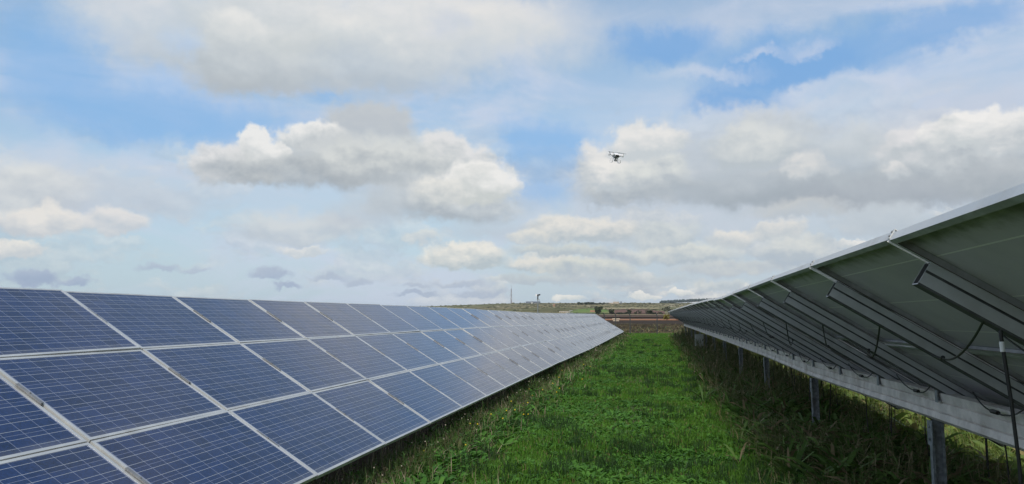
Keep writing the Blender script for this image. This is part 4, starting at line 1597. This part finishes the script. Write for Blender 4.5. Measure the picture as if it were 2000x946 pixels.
stuff('shade_brush', (Q, F), M_DARKWEED, 'dull brown brush in the shade under the right-hand panels', 'brush')
n = 30000
y = ydist(n, 4.0, 72, 1.1)
x = rng.uniform(1.0, 4.0, n)
keep = rng.random(n) < np.clip(.30 + vnoise(x, y, .9, 61) * 1.9, .02, 1)
x, y = x[keep], y[keep]
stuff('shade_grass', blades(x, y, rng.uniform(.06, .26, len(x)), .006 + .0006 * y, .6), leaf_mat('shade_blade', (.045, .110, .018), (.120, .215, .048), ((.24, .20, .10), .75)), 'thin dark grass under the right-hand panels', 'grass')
n = 4500
y = ydist(n, 5.0, 60, 1.2)
x = rng.uniform(1.2, 3.6, n)
stuff('tangled_weeds', rosettes(2.35 + rng.normal(0, .45, 4600), ydist(4600, 6.0, 66, .8), rng.uniform(.14, .62, 4600), up=(.7, 1.45), wfac=.075), leaf_mat('tangle_leaf', (.050, .115, .022), (.130, .21, .05), ((.20, .16, .09), .8)),
      'tall tangled weeds around the steel posts of the right-hand panels', 'weeds')
stuff('shade_weeds', rosettes(x, y, rng.uniform(.08, .22, n), up=(.3, 1.2)), M_LEAF, 'leafy green weeds in the shade under the right-hand panels', 'weeds')
# tall sunlit grass beyond the right-hand row
n = 42000
y = ydist(n, 4.0, 75, 1.0)
x = 3.05 + rng.gamma(1.6, 1.5, n)
stuff('tall_grass', blades(x, y, rng.uniform(.18, .75, n) * np.interp(x, [3.0, 3.6, 4.8], [.4, .55, 1]), .008 + .0006 * y, .45), M_SUNGRASS, 'tall yellow-green grass beyond the right-hand panels', 'grass')
n = 2600
y = ydist(n, 4.0, 60, 1.0)
x = 3.2 + rng.gamma(1.5, 1.3, n)
stuff('tall_weeds', rosettes(x, y, rng.uniform(.2, .55, n), up=(.5, 1.35), wfac=.22), M_SUNGRASS, 'tall leafy weeds beyond the right-hand panels', 'weeds')
# green verge along the fence
n = 9000
y = rng.uniform(72.5, 79, n)
x = rng.uniform(-9, 7, n)
stuff('fence_grass', blades(x, y, rng.uniform(.06, .24, n), np.full(n, .05), .5), M_GRASS, 'green grass along the foot of the wire fence', 'grass')
# stubble tufts on the ploughed land
n = 9000
y = rng.uniform(79, 152, n)
x = rng.uniform(-16, 18, n)
keep = vnoise(x, y * .6, 3.5, 71) + rng.uniform(-.3, .3, n) > .02
x, y = x[keep], y[keep]
P_, F_ = blades(x, y, rng.uniform(.10, .38, len(x)), rng.uniform(.08, .2, len(x)), .8)
P_[:, 2] += np.interp(P_[:, 1], [79, 83], [.05, .2])
stuff('stubble_tufts', (P_, F_), leaf_mat('stubble_tuft', (.07, .060, .030), (.20, .165, .085), ((.07, .09, .035), .7), trans=0), 'dry tufts across the ploughed land behind the fence', 'stubble')

# ------------------------------------------------------------------ air
def haze():
    b = MB()
    b.box(-9200, 9200, -9200, 9200, -9, 135)
    m = bpy.data.materials.new('haze')
    m.use_nodes = True
    k = Nodes(m.node_tree)
    v = k.n('ShaderNodeVolumePrincipled', {'Color': (.80, .88, 1.0), 'Density': HAZE})
    o = k.n('ShaderNodeOutputMaterial')
    m.node_tree.links.new(v.outputs[0], o.inputs['Volume'])
    tag(b.build('haze', m), 'thin bluish haze over the fields', 'haze', kind='stuff')


HAZE = 0.00004
haze()
